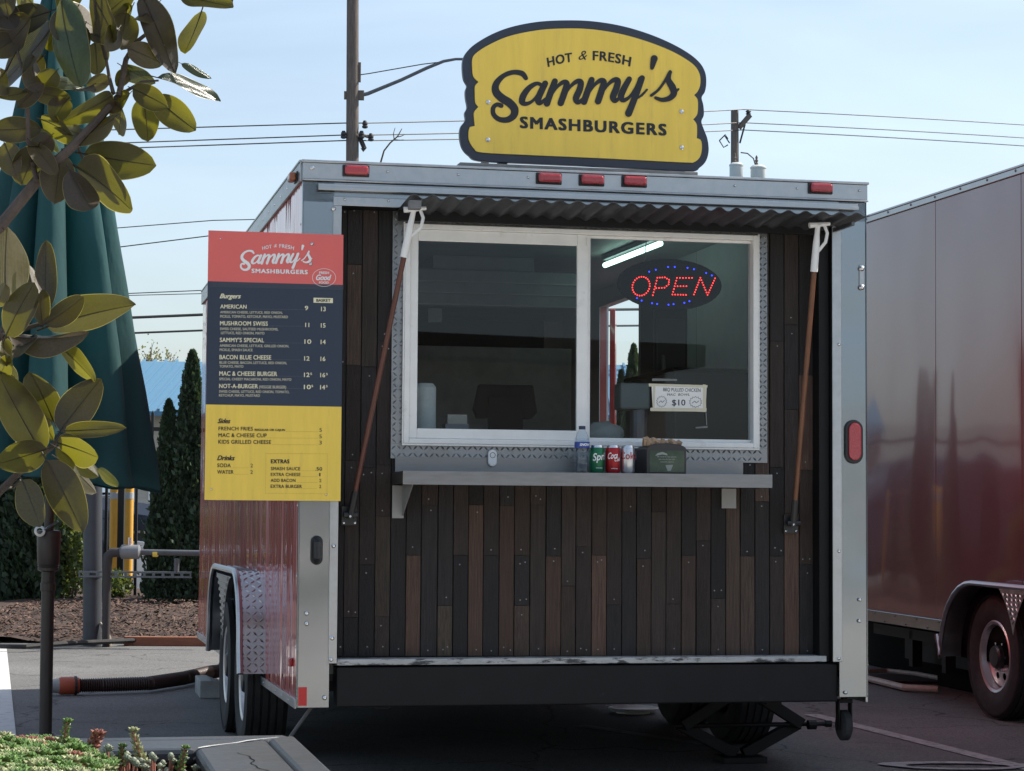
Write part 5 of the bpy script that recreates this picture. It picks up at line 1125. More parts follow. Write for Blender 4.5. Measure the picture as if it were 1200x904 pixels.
# ================================================================== BACK EDGE OF THE LOT
gp = ground(108, 757); D0 = gp.y
o = thing('steel_post', 'thick grey steel post standing at the edge of the mulch bed', 'post', (gp.x, gp.y, 0))
B().cyl((gp.x, gp.y, 0), at(111, 150, gp.y), .078, n=20).build('post_tube', mat('grey_post_paint', (.048, .054, .064), .5, var=.12), o, smooth=True)
cz = at(108, 672, gp.y); B().lathe((gp.x, gp.y, cz.z-.02), (0, 0, 1), [(.079, 0), (.084, .001), (.084, .035), (.079, .036)], 20).build('clamp_band', MT['galv'], o)
# slotted strut and gas pipe
a, c = at(92, 673, gp.y-.12), at(224, 673.5, gp.y-.12)
o = thing('slotted_strut', 'slotted galvanised strut channel fixed across the grey steel post', 'strut', tuple((a+c)/2))
b = B(); hh = .026; n = 12
b.box(a.x, c.x, a.y, a.y+.004, a.z-hh, a.z-hh*.42); b.box(a.x, c.x, a.y, a.y+.004, a.z+hh*.42, a.z+hh)
for i in range(n+1): x = a.x+(c.x-a.x)*i/n; b.box(x-.012 if i else x, x+.012 if i < n else x, a.y, a.y+.004, a.z-hh*.419, a.z+hh*.419)
b.box(a.x, c.x, a.y+.0041, a.y+.04, a.z+hh-.003, a.z+hh); b.box(a.x, c.x, a.y+.0041, a.y+.04, a.z-hh, a.z-hh+.003); b.build('channel', MT['galv'], o)
pa, pb_, pc = at(128, 648, gp.y-.1), at(152, 647, gp.y-.1), at(236, 648.5, gp.y-.1)
o = thing('gas_pipe', 'grey gas pipe with valve body running level in front of the conifer', 'pipe', tuple(pb_))
dkp = mat('grey_pipe', (.10, .105, .115), .5, .3, var=.2)
B().tube([pb_, pc, pc+Vector((.6, 0, 0))], .024, 12).build('pipe_run', dkp, o, smooth=True)
B().tube([at(140, 647, gp.y-.1), at(143, 647, gp.y-.1), at(163, 647, gp.y-.1), at(165, 647, gp.y-.1)], [.03, .06, .06, .03], 14).build('valve_body', mat('cast_grey', (.22, .22, .23), .5, .4, var=.15), o, smooth=True)
B().tube([at(141, 647.5, gp.y-.1), at(131, 648, gp.y-.1), at(126.5, 652, gp.y-.1), at(125.5, 662, gp.y-.1), Vector((at(125.5, 662, gp.y-.1).x, gp.y-.1, .0))], [.038, .04, .042, .04, .03], 12).build('elbow', mat('dark_pipe', (.04, .035, .035), .6), o, smooth=True)
z_ = at(152, 640, gp.y-.1); B().cyl(z_, z_+Vector((0, 0, .07)), .016, n=10).build('valve_stem', MT['bolt'], o)
z_ = at(182, 649, gp.y-.1); B().tube([z_-Vector((.02, 0, 0)), z_+Vector((.02, 0, 0))], .0275, 12).build('yellow_tape', MT['yellow'], o)
z_ = at(207, 655, gp.y-.1); b = B().cyl(z_, Vector((z_.x, z_.y, a.z+.01)), .022, n=10); b.build('pipe_hanger', dkp, o)
# bent conduit at the foot of the post
p0 = at(117, 730, gp.y-.05); B().tube([p0, at(123, 738, gp.y-.05), at(127, 748, gp.y-.05), Vector((at(127, 755, gp.y-.05).x, gp.y-.05, 0))], [.012, .02, .024, .03], 10).build('bent_conduit', mat('beige_conduit', (.25, .21, .17), .6, var=.2), smooth=True, base=(p0.x, gp.y-.05, 0), label='short bent conduit at the foot of the grey steel post', cat='conduit')
# mulch bed
yb0 = D0+.25
bx0, bx1 = -9.0, 9.0
nx, ny = 120, 24; V = []
for j in range(ny+1):
    for i in range(nx+1):
        x = bx0+(bx1-bx0)*i/nx; y = yb0+(6.0)*j/ny
        V.append((x, y, .03+.17*min(1, j/5)+.03*math.sin(x*3+y*2)*math.sin(y*4)+random.uniform(-.02, .02)))
b = B(); b.add(V, [(j*(nx+1)+i, j*(nx+1)+i+1, (j+1)*(nx+1)+i+1, (j+1)*(nx+1)+i) for j in range(ny) for i in range(nx)])
b.build('mulch_bed', mat('bark_mulch', (.05, .03, .022), .9, var=.5, vscale=20, bump=.8, bscale=60), kind='structure')
b = B()
for i in range(9000):
    x = random.uniform(-4.6, 2.2); y = yb0+abs(random.gauss(0, 1.6))
    if y > yb0+5: continue
    z = .03+.17*min(1, (y-yb0)/6*ny/5)+.02
    e = Euler((random.uniform(-.5, .5), random.uniform(-.5, .5), random.uniform(0, 6.3))).to_matrix(); l, w, t = random.uniform(.012, .034), random.uniform(.005, .012), .005
    b.add([Vector((x, y, z+.01))+e @ Vector(q) for q in ((-l, -w, 0), (l, -w*.6, 0), (l*.9, w, 0), (-l, w*.7, 0), (0, 0, t))], [(0, 1, 4), (1, 2, 4), (2, 3, 4), (3, 0, 4)])
b.build('bark_chips', mat('bark_chip', (.10, .058, .042), .85, irand=.7), kind='stuff', label='loose brown bark chips covering the planting bed', cat='mulch')
p0, p1 = ground(145, 757), ground(242, 757.5)
B().box(p0.x, p1.x+2.4, p0.y, p0.y+.09, 0, .075).build('bed_edging_board', mat('cedar_board', (.22, .085, .045), .75, var=.25, vscale=6, stretch=(1, 6, 6)), base=(p0.x, p0.y, 0), bevel=.004, label='orange-brown edging board along the front of the mulch bed', cat='edging board')
b = B(); pts = [(ground(x, y, .045)) for x, y in ((-20, 757), (30, 758), (80, 754), (130, 752), (190, 749), (245, 749))]; b.tube(pts, .02, 8); b.build('black_irrigation_hose', MT['rubber'], smooth=True, base=tuple(pts[2]), label='black irrigation hose lying along the edge of the mulch bed', cat='hose')

# iron fence
FY = 23.0
FZ0 = .2
FEN_ = thing('iron_fence', 'black iron picket fence behind the conifers and mulch bed', 'fence', (0, FY, .15))
blk = mat('black_iron', (.012, .012, .013), .45, var=.2)
zt_, zr1, zr0 = at(178, 481, FY).z, at(178, 503, FY).z, at(150, 702, FY).z
pk = bpy.data.meshes.new('picket'); bb = B().box(-.014, .014, -.014, .014, zr0-.12, zt_-.03); bb.add([(-.012, -.012, zt_-.03), (.012, -.012, zt_-.03), (.012, .012, zt_-.03), (-.012, .012, zt_-.03), (0, 0, zt_)], [(0, 1, 4), (1, 2, 4), (2, 3, 4), (3, 0, 4)])
pk.from_pydata(bb.v, [], bb.f); pk.materials.append(blk)
x_post = at(141.5, 640, FY).x
xs = np.arange(x_post-2.48, x_post+7.4, .155)
for i, x in enumerate(xs):
    if abs(((x-x_post+1.2) % 2.4)-1.2) > .05: inst(pk, 'picket', FEN_, Matrix.Translation((x, FY, 0)))
for k in range(-1, 4):
    x = x_post+2.4*k; b = B().box(x-.032, x+.032, FY-.032, FY+.032, .1, zt_-.02); b.add([(x-.045, FY-.045, zt_-.02), (x+.045, FY-.045, zt_-.02), (x+.045, FY+.045, zt_-.02), (x-.045, FY+.045, zt_-.02), (x, FY, zt_+.03)], [(0, 1, 4), (1, 2, 4), (2, 3, 4), (3, 0, 4)]); b.build('post', blk, FEN_)
for z in (zr1, zr0): B().box(xs[0]-.02, xs[-1]+.02, FY-.0135, FY+.0135, z-.02, z+.02).build('rail', blk, FEN_)

# conifers
def arbor_mesh(seed, h, r, n):
    rg = np.random.default_rng(seed); V = np.zeros((n*4, 3)); k = 0
    t = rg.random(n)**.8
    th = rg.random(n)*2*np.pi
    lump = 1+.13*np.sin(th*3+seed)+.12*np.sin(t*21+th*2)+.12*np.sin(th*7+t*33)+.08*np.sin(th*11-t*60)
    sub_ = rg.choice(4, n, p=[.42, .26, .2, .12]); ox = np.array([.22, -.42, .05, .55])[sub_]*r; oy = np.array([.0, -.1, .4, -.3])[sub_]*r; hh_ = np.array([1.0, .80, .9, .66])[sub_]; rs_ = np.array([.74, .58, .55, .45])[sub_]
    prof = r*rs_*np.where(t < .12, .85+.15*(t/.12), np.clip((1-t)/.88, 0.0, 1)**.62)*lump
    rad = prof*np.sqrt(rg.random(n)*.55+.45)
    tip = t > .86; th2 = th+rg.normal(0, .2, n)
    cxx = rad*np.cos(th); cyy = rad*np.sin(th); cz_ = t*h*hh_
    spur = rg.random(n) < .07; f = np.where(spur, rg.uniform(1.1, 1.38, n), 1.0); cxx = cxx*f+ox; cyy = cyy*f+oy
    L_ = rg.uniform(.008, .018, n); W_ = rg.uniform(.006, .012, n)
    # spray axis: up and out; flat in a random plane
    ax = np.stack([np.cos(th2)*.55, np.sin(th2)*.55, .8+0*th], 1)+rg.normal(0, .28, (n, 3)); ax /= np.linalg.norm(ax, axis=1)[:, None]
    sd = np.cross(ax, rg.normal(0, 1, (n, 3))); sd /= np.linalg.norm(sd, axis=1)[:, None]
    c = np.stack([cxx, cyy, cz_], 1)
    V[0::4] = c-ax*L_[:, None]; V[1::4] = c+sd*W_[:, None]; V[2::4] = c+ax*L_[:, None]; V[3::4] = c-sd*W_[:, None]
    me = bpy.data.meshes.new('crown'); me.from_pydata(V.tolist(), [], [(4*i, 4*i+1, 4*i+2, 4*i+3) for i in range(n)]); me.materials.append(MT['conifer']); return me
MT['conifer'] = leafy('conifer_sprays', (.045, .075, .042), trans=(.08, .13, .03), tw=.22, rough=.6, irand=.55)
MT['bark'] = mat('grey_brown_bark', (.10, .075, .06), .9, var=.4, vscale=15, bump=.6, bscale=40)
am = [arbor_mesh(3, 1.0, .17, 60000), arbor_mesh(8, 1.0, .17, 60000)]
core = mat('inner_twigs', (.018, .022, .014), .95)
def arbor(px, py_base, py_top, halfw_px, k, label, Y=None, tall=None):
    Y = Y or 22.1; zb = .18; c = at(px, py_base, Y); zt = at(px, py_top, Y).z if tall is None else tall
    o = thing('columnar_conifer', label, 'conifer', (c.x, Y, zb), None, 'columnar conifers along the fence'); h = zt-zb; r = halfw_px*Y/F
    m = inst(am[k], 'crown', o, Matrix.Translation((c.x, Y, zb)) @ Matrix.Rotation(0 if px == 212 else k*1.3+px*.01, 4, 'Z') @ Matrix.Diagonal((r/.17, r/.17, h, 1)))
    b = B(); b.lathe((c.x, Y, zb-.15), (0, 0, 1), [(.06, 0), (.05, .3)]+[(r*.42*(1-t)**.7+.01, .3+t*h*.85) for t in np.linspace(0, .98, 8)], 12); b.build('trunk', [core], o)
    return o
arbor(212, 729, 412, 41, 0, 'tall dense columnar conifer standing against the menu board edge')
arbor(35, 728, 330, 56, 1, 'broad dark conifer growing behind the bronze umbrella post')
arbor(738, 728, 405, 34, 0, 'columnar conifer seen through the window and the open side door')
arbor(-90, 728, 380, 45, 0, 'conifer reflected in the maroon trailer side beyond the umbrella')
for i, (px, lab) in enumerate(((430, 'conifer standing behind the food trailer near the lamp pole'), (600, 'conifer standing behind the middle of the food trailer'), (900, 'conifer standing behind the right end of the food trailer'), (1080, 'conifer standing behind the nose of the maroon trailer'))):
    arbor(px, 728, 420+20*(i % 2), 40, i % 2, lab)
# small shrub left of the fence post
def shrub(px, Y, h, r, label, mname, n=1600):
    c = at(px, 600, Y); rg = np.random.default_rng(int(abs(px)*3)+5); V = []; Fs = []
    o = thing('leafy_shrub', label, 'shrub', (c.x, Y, .15))
    for i in range(n):
        d = rg.normal(0, 1, 3); d /= np.linalg.norm(d); q = np.array([c.x, Y, .15+h*.55])+d*np.array([r, r, h*.5])*rg.random()**.4
        a_ = rg.normal(0, 1, 3); a_ /= np.linalg.norm(a_); s_ = np.cross(a_, rg.normal(0, 1, 3)); s_ /= np.linalg.norm(s_); l = rg.uniform(.02, .04)
        k = len(V); V += [tuple(q-a_*l), tuple(q+s_*l*.5), tuple(q+a_*l), tuple(q-s_*l*.5)]; Fs.append((k, k+1, k+2, k+3))
    b = B(); b.add(V, Fs); b.build('foliage', mname, o)
    b = B()
    for i in range(5): b.tube([(c.x, Y, .1), (c.x+random.uniform(-r, r)*.6, Y+random.uniform(-r, r)*.6, .15+h*.7)], [.012, .005], 5)
    b.build('stem', MT['bark'], o)
MT['shrubleaf'] = leafy('shrub_leaf', (.07, .11, .035), trans=(.25, .3, .05), tw=.4, rough=.5, irand=.5)
shrub(128, 22.4, .34, .26, 'low light green shrub between the steel post and iron fence', MT['shrubleaf'])
shrub(86, 22.0, 1.0, .26, 'sunlit green shrub beside the broad dark conifer', MT['shrubleaf'])

# bollards
MT['byel'] = mat('yellow_bollard', (.72, .38, .05), .5, var=.1)
for (px, lab) in ((134.5, 'yellow bollard with grey band left of the black fence post'), (150.5, 'yellow bollard with grey band right of the black fence post')):
    Y = 24.6; c = at(px, 600, Y); zt = at(px, 568, Y).z
    o = thing('bollard', lab, 'bollard', (c.x, Y, 0), None, 'yellow bollards behind the fence')
    B().lathe((c.x, Y, 0), (0, 0, 1), [(.056, 0), (.056, zt-.02), (.045, zt-.005), (.0001, zt)], 16).build('tube', MT['byel'], o, smooth=True)
    B().lathe((c.x, Y, zt-.16), (0, 0, 1), [(.0565, 0), (.058, .001), (.058, .07), (.0565, .071)], 16).build('grey_band', mat('grey_reflective', (.42, .44, .46), .4), o)

# parked car (faces right)
CY_ = 26.2; xw = at(163, 668, CY_).x; Mc = Matrix.Translation((xw, CY_, 0)) @ Matrix.Diagonal((1.2, 1.2, 1.24, 1))
CAR = thing('parked_car', 'dark blue-grey parked car behind the iron fence and bollards', 'car', (0, 0, 0), Mc)
MT['carp'] = mat('dark_blue_car_paint', (.022, .030, .048), .25, .3, coat=1.0)
MT['carg'] = mat('car_glass', (.02, .03, .035), .05, spec=.8)
def loft(rings, b, close=True):
    n = len(rings[0]); V = [p for r_ in rings for p in r_]; Fs = [(i*n+j, i*n+(j+1) % n, (i+1)*n+(j+1) % n, (i+1)*n+j) for i in range(len(rings)-1) for j in range(n)]
    Fs += [tuple(range(n-1, -1, -1)), tuple(range((len(rings)-1)*n, len(rings)*n))]; b.add(V, Fs)
def section(x, zlo, zhi, hw):
    pr = [(-.9, 0), (-1, .15), (-1, .55), (-.95, .85), (-.80, 1), (.80, 1), (.95, .85), (1, .55), (1, .15), (.9, 0)]
    return [(x, .9+a*hw, zlo+t*(zhi-zlo)) for a, t in pr]
b = B(); loft([section(x, zl, zh, hw) for x, zl, zh, hw in ((.88, .38, .62, .70), (.80, .24, .74, .82), (.5, .2, .84, .88), (0, .2, .92, .9), (-.45, .2, .98, .9), (-1.6, .2, 1.02, .9), (-2.9, .2, 1.04, .9), (-3.5, .24, 1.0, .84), (-3.72, .34, .92, .72))], b)
b.build('body', MT['carp'], CAR, smooth=True, angle=30)
b = B(); loft([section(x, zl, zh, hw) for x, zl, zh, hw in ((-.40, .96, .99, .80), (-.95, .98, 1.30, .74), (-1.35, 1.0, 1.45, .70), (-2.2, 1.0, 1.48, .70), (-2.9, 1.0, 1.38, .70), (-3.45, .98, 1.02, .76))], b); b.build('cabin', MT['carp'], CAR, smooth=True, angle=30)
def pane(pts, nm='side_window'): 
    b = B(); b.prism([(x, .9-.9+y, z) for x, y, z in pts], (0, -.006, 0)); return b.build(nm, MT['carg'], CAR)
for pts in (((-.72, .135, 1.04), (-1.55, .168, 1.06), (-1.55, .205, 1.39), (-1.28, .205, 1.36)), ((-1.62, .168, 1.06), (-2.55, .168, 1.06), (-2.5, .205, 1.38), (-1.62, .205, 1.40))):
    pane([(x, y-.03, z) for x, y, z in pts]); b = B(); P = [(x, y-.036, z) for x, y, z in pts]; b.tube(P+[P[0]], .009, 5); b.build('window_trim', MT['alu_trim'], CAR)
b = B(); b.add([(-.43, .2, 1.0), (-.43, 1.6, 1.0), (-1.30, 1.5, 1.442), (-1.30, .3, 1.442)], [(0, 1, 2, 3)]); b.v = [(x+.02, y, z+.02) for x, y, z in b.v]; b.build('windscreen', MT['carg'], CAR)
b = B().tube([(-.8, -.03, 1.08), (-.82, -.12, 1.1)], [.05, .075], 8); b.build('mirror', MT['carp'], CAR, smooth=True)
for x in (0, -2.75):
    for y, out in ((.02, -1), (1.78, 1)):
        w_ = sub('wheel', CAR); B().lathe((x, y, .33), (0, out, 0), [(.2, -.1), (.31, -.1), (.33, -.07), (.33, .05), (.31, .09), (.235, .1), (.2, .09)], 28).build('tyre', MT['rubber'], w_, smooth=True)
        b = B(); b.lathe((x, y, .33), (0, out, 0), [(.235, .102), (.225, .112), (.2, .1), (.05, .115), (.0001, .118)], 28); b.build('rim', MT['white'], w_, smooth=True)
        b = B()
        for i in range(5): a_ = 2*math.pi*i/5+.3; b.cyl((x+.13*math.cos(a_), y+out*.100, .33+.13*math.sin(a_)), (x+.13*math.cos(a_), y+out*.116, .33+.13*math.sin(a_)), .042, n=10)
        b.build('rim_opening', MT['dark'], w_)
b = B(); b.tube([(.72, .12, .66), (.82, .3, .66)], .06, 8); b.build('headlight', MT['alu_trim'], CAR)

# building with blue roof
BY = 58.0
zE, zR = at(180, 487, BY).z, at(180, 428, BY+7).z; bx0, bx1 = at(60, 480, BY).x-14, at(60, 480, BY).x+20
BL = thing('blue_roofed_building', 'low beige building with bright blue ribbed metal roof', 'building', ((bx0+bx1)/2, BY, 0))
B().box(bx0+.4, bx1-.4, BY+.5, BY+14, 0, zE).build('wall', mat('beige_wall', (.48, .43, .36), .8, var=.06), BL)
MT['bluer'] = mat('blue_metal_roof', (.075, .185, .29), .5, .0, var=.08)
b = B(); b.prism([(bx0, BY-.2, zE-.02), (bx0, BY+7.2, zR), (bx0, BY+14.6, zE-.02), (bx0, BY+14.6, zE+.1), (bx0, BY+7.2, zR+.12), (bx0, BY-.2, zE+.1)], (bx1-bx0, 0, 0)); rf = b.build('roof', MT['bluer'], BL)
sl = Vector((0, 7.4, zR-zE+.02)); up_ = Vector((0, -(zR-zE), 7.4)).normalized()*.07
rb = B(); P = [Vector((-.03, BY-.2, zE+.1)), Vector((.03, BY-.2, zE+.1)), Vector((.03, BY-.2, zE+.1))+sl, Vector((-.03, BY-.2, zE+.1))+sl]; rb.add([tuple(p) for p in P]+[tuple(p+up_) for p in P], [(0, 3, 2, 1), (4, 5, 6, 7), (0, 1, 5, 4), (1, 2, 6, 5), (2, 3, 7, 6), (3, 0, 4, 7)])
rme = bpy.data.meshes.new('roof_rib'); rme.from_pydata(rb.v, [], rb.f); rme.materials.append(MT['bluer'])
for x in np.arange(bx0+.2, bx1, .32): inst(rme, 'roof_rib', rf, Matrix.Translation((x, 0, 0)))
for x in np.arange(bx0+3, bx1-2, 4.5):
    w_ = B().box(x, x+1.6, BY+.46, BY+.4995, 1.0, 2.2).build('window', MT['white'], BL); B().box(x+.08, x+1.52, BY+.44, BY+.4595, 1.08, 2.12).build('pane', MT['carg'], w_)

# bare trees behind
def bare_tree(base, h, seed, label, buds=0, spread=.5, trunk_r=.16, depth=5, name='bare_tree', cat='tree'):
    rg = random.Random(seed); b = B(); tips = []
    def grow(p, d, l, r, k):
        q = p+d*l; m = p.lerp(q, .5)+Vector((rg.uniform(-1, 1), rg.uniform(-1, 1), rg.uniform(-1, 1)))*l*.06
        b.tube([p, m, q], [r, r*.86, r*.72], 5 if r < .03 else 7, caps=False); 
        if k <= 2: tips.append((m, d)); tips.append((q, d))
        if k == 0: return
        for i in range(3 if k < depth else 4):
            e = (d+Vector((rg.uniform(-1, 1), rg.uniform(-1, 1), rg.uniform(-.35, .8)))*spread).normalized()
            grow(p.lerp(q, rg.uniform(.55, 1.0)), e, l*rg.uniform(.58, .8), r*.56, k-1)
    grow(Vector(base), Vector((0, 0, 1)), h*.36, trunk_r, depth)
    o = thing(name, label, cat, tuple(base)); b.build('trunk', MT['bark'], o)
    if buds:
        V = []; Fs = []
        for (q, d) in tips:
            for i in range(buds):
                c = q+Vector((rg.gauss(0, 1), rg.gauss(0, 1), rg.gauss(0, 1)))*.22; a_ = Vector((rg.gauss(0, 1), rg.gauss(0, 1), rg.gauss(0, 1))).normalized(); s_ = a_.orthogonal().normalized(); l = rg.uniform(.05, .1); k = len(V)
                V += [c-a_*l, c+s_*l*.6, c+a_*l, c-s_*l*.6]; Fs.append((k, k+1, k+2, k+3))
        bb = B(); bb.add(V, Fs); bb.build('crown', leafy('spring_buds', (.16, .15, .05), trans=(.4, .38, .1), tw=.4, rough=.6, irand=.4), o)
    return o
def far(px, Y): return (at(px, 580, Y).x, Y, 0)
bare_tree(far(172, 92), (at(172, 388, 92).z), 5, 'budding tree in sparse yellow-green leaf behind the blue roof', buds=2, spread=.62, trunk_r=.22)
bare_tree(far(208, 100), (at(208, 408, 100).z), 9, 'smaller thin bare tree behind the right end of the blue roof', buds=1, spread=.6, trunk_r=.15)
bare_tree(far(120, 95), (at(150, 395, 95).z), 12, 'budding tree standing partly behind the closed umbrella', buds=2, spread=.6, trunk_r=.2)
# thin twig rising behind the trailer roof
tw = far(445, 30); o = thing('bare_sapling', 'thin bare sapling whose twigs rise behind the trailer roof', 'sapling', tw)
P = lambda x, y: at(x, y, 30)
b = B(); b.tube([tw, P(445, 400), P(446, 191), P(450, 177), P(457, 168), P(466, 160), P(471, 151)], [.03, .025, .014, .012, .011, .009, .005], 6); b.tube([P(462, 164), P(461, 157), P(463, 150)], [.008, .006, .004], 5); b.tube([P(464, 161), P(470, 160), P(474, 158)], [.008, .006, .004], 5); b.tube([P(463, 164), P(469, 164.5), P(473, 164)], [.008, .006, .004], 5)
b.build('stem', MT['bark'], o, smooth=True)

# ================================================================== UTILITY POLES AND LINES
MT['pole'] = mat('weathered_pole', (.14, .115, .10), .9, var=.4, vscale=6, stretch=(6, 6, .5), bump=.4, bscale=20)
MT['wire'] = mat('wire', (.03, .03, .032), .6)
Y1 = 56.0; Pz = lambda x, y: at(x, y, Y1)
f1 = Pz(413.5, 500); top1 = Pz(413.5, -60)
U1 = thing('utility_pole', 'tall weathered wooden utility pole with a curved street lamp arm', 'utility pole', (f1.x, Y1, 0))
B().cyl((f1.x, Y1, 0), top1, .19, .15, n=14).build('shaft', MT['pole'], U1, smooth=True)
B().tube([Pz(422, 112), Pz(431, 110), Pz(470, 94), Pz(500, 80), Pz(520, 72), Pz(534, 69.5), Pz(546, 69.5)], [.05, .05, .045, .045, .04, .035, .035], 8).build('lamp_arm', MT['galv'], U1, smooth=True)
B().tube([Pz(421, 88), Pz(432, 86.5), Pz(495, 75.5), Pz(520, 72.5)], .014, 6).build('stay_rod', MT['wire'], U1)
b = B(); p = Pz(552, 70); b.tube([Pz(544, 69.5), Pz(550, 69), Pz(562, 70), Pz(568, 72)], [.06, .13, .16, .05], 10, flat=.5); b.build('lamp_head', MT['galv'], U1, smooth=True)
b = B(); c = Pz(422, 112); b.box(c.x-.06, c.x+.1, Y1-.06, Y1+.06, c.z-.12, c.z+.12); c = Pz(421.5, 85); b.box(c.x-.04, c.x+.03, Y1-.05, Y1+.05, c.z-.25, c.z+.25); c = Pz(407, 112); b.box(c.x-.08, c.x+.02, Y1-.05, Y1+.05, c.z-.1, c.z+.1); b.build('bracket', MT['pole'], U1, kind='stuff')
for (x, y) in ((428, 146), (435, 161), (424, 158), (403, 158)):
    c = Pz(x, y); B().lathe((c.x, Y1-.1, c.z-.12), (0, 0, 1), [(.04, 0), (.075, .02), (.075, .06), (.05, .08), (.07, .1), (.07, .14), (.04, .2)], 10).build('insulator', MT['wire'], U1, smooth=True)
B().tube([Pz(421, 158), Pz(436, 162)], .035, 6).build('side_arm', MT['pole'], U1); B().tube([Pz(421, 160), Pz(427, 174), Pz(424, 176)], .07, 6).build('cable_termination', MT['wire'], U1)
Y2 = 66.0; Q = lambda x, y: at(x, y, Y2)
f2 = Q(862, 500)
U2 = thing('utility_pole', 'wooden utility pole with pale transformers rising beside the yellow roof sign', 'utility pole', (f2.x, Y2, 0))
B().cyl((f2.x, Y2, 0), Q(861, 130), .16, .115, n=14).build('shaft', MT['pole'], U2, smooth=True)
B().tube([Q(866, 150), Q(879, 135)], .09, 6).build('brace_arm', MT['pole'], U2); B().tube([Q(873, 146), Q(867, 168)], .03, 6).build('strut', MT['wire'], U2)
c = Q(877, 131); B().lathe((c.x, Y2, c.z-.1), (0, 0, 1), [(.05, 0), (.09, .03), (.05, .06), (.09, .1), (.05, .14)], 10).build('insulator', MT['wire'], U2, smooth=True)
b = B(); [b.tube([Q(*p) for p in pts], .02, 5) for pts in (((843, 165), (850, 158), (853, 163)), ((843, 165), (848, 173), (853, 170)), ((849, 159), (855, 168)))]; b.build('cutout_fuse', MT['wire'], U2)
MT['trf'] = mat('pale_transformer', (.50, .53, .52), .45, var=.06)
for (x, y0, y1, r) in ((861.5, 195, 228, 8), (887, 198, 232, 9)):
    c = Q(x, y0); zb = Q(x, y1).z; rr = r*Y2/F
    t_ = B().lathe((c.x, Y2-.35, zb), (0, 0, 1), [(rr*.9, 0), (rr, .04), (rr, c.z-zb-.06), (rr*1.06, c.z-zb-.05), (rr*1.06, c.z-zb-.01), (rr*.7, c.z-zb+.05), (.0001, c.z-zb+.07)], 20).build('transformer', MT['trf'], U2, smooth=True)
    b = B(); b.lathe((c.x-.05, Y2-.35, c.z+.05), (0, 0, 1), [(.03, 0), (.055, .05), (.03, .09), (.055, .14), (.03, .18), (.04, .24), (.01, .3)], 8); b.build('bushing', MT['pole'], t_, smooth=True)
B().tube([Q(868, 179), Q(876, 180), Q(883, 186), Q(885, 193)], .02, 6).build('lead', MT['wire'], U2)
def wire(pts, r=.02, sag=0.0, lab='thin black overhead line strung between the wooden utility poles', grp='overhead lines between the utility poles', nm='overhead_line'):
    P = [at(x, y, Y) for x, y, Y in pts]; out = []
    for i in range(len(P)-1):
        for j in range(10): t = j/10; q = P[i].lerp(P[i+1], t); q.z -= sag*4*t*(1-t); out.append(q)
    out.append(P[-1]); B().tube(out, r, 5).build(nm, MT['wire'], smooth=True, base=tuple(P[0]), label=lab, cat='overhead line', group=grp)
for (lv, ya, yb_, yd, ye) in (('highest', 157, 144.5, 128.5, 152), ('middle', 175, 158.5, 144, 167), ('lowest', 181, 165, 152.5, 177)):
    for seg, pts, sg in (('running from the lamp pole out past the umbrella', [(-200, ya+5, 50), (403, yb_, Y1), (428, yb_, Y1)], 0), ('between the lamp pole and the transformer pole', [(428, yb_, Y1), (870, yd, Y2)], .05), ('running on from the transformer pole above the maroon trailer', [(870, yd, Y2), (1400, ye+9, 74)], -.06)):
        wire(pts, .016, sg, '%s of three overhead lines %s' % (lv, seg))
for (y0, y1, r, lab) in ((268, 258.5, .012, 'topmost thin cable in the sky beside the menu board'), (291, 276, .014, 'slanting thin cable that meets the coral menu header'), (345, 340, .012, 'upper of two close thin cables beside the menu board'), (347, 344, .010, 'lower of two close thin cables beside the menu board'), (373.5, 368.5, .035, 'thickest black cable in the sky beside the menu board'), (391.5, 387, .026, 'bottom black cable just above the budding tree and blue roof')):
    wire([(130-500, y0+(y0-y1)*500/120, 52), (130, y0, 53), (250, y1, 53), (900, y1-(y0-y1)*1.5, 56)], r, 0, lab, 'low cables crossing the sky beside the menu board', 'overhead_cable')

# ================================================================== PLANTER
PZ = .60
pc = ground(346, 861, PZ)        # far right outer corner of the rim
MPL = Matrix.Translation((pc.x, pc.y, 0)) @ Matrix.Rotation(YAW, 4, 'Z')
PL = thing('planter_box', 'dark grey painted timber planter box with wide cracked rim boards', 'planter', (0, 0, 0), MPL)
MT['plank_grey'] = mat('grey_painted_timber', (.036, .040, .047), .40, var=.2, vscale=5, stretch=(1, 1, 1), rvar=.1, dirt=(.20, .20, .19), dscale=16, dlo=.68, dhi=.74, bump=.2, bscale=18)
PLW, PLD, rw = 2.6, 2.4, .30
def mitre(pts, nm, z0=PZ-.045, z1=PZ): return B().prism([(x, y, z0) for x, y in pts], (0, 0, z1-z0)).build(nm, MT['plank_grey'], PL, bevel=.014)
# rim boards: narrow outer strip + wide inner board on each side
for (o0, o1) in ((0, .085), (.089, rw)):
    mitre([(-o0-.002, -o0-.004), (-o1-.002, -o1-.004), (-o1, -PLD+o1), (-o0, -PLD+o0)], 'rim_board', z1=PZ-(0 if o0 else .0))
    mitre([(-o0-.006, -o0), (-PLW+o0, -o0), (-PLW+o1, -o1), (-o1-.006, -o1)], 'rim_board')
    mitre([(-PLW+o0, -o0-.004), (-PLW+o1, -o1-.004), (-PLW+o1, -PLD+o1), (-PLW+o0, -PLD+o0)], 'rim_board')
for (x0, x1, y0, y1) in ((-.07, -.03, -PLD+.03, -.03), (-PLW+.03, -.071, -.07, -.03), (-PLW+.03, -PLW+.07, -PLD+.03, -.071)):
    for k in range(4): B().box(x0, x1, y0, y1, .005+k*.137, .005+k*.137+.133).build('side_board', MT['plank_grey'], PL, bevel=.004)
b = B(); nx = 30; V = []
for j in range(nx+1):
    for i in range(nx+1): V.append((-PLW+.08+(PLW-.16)*i/nx, -PLD+.08+(PLD-.16)*j/nx, .40+random.uniform(-.012, .012)))
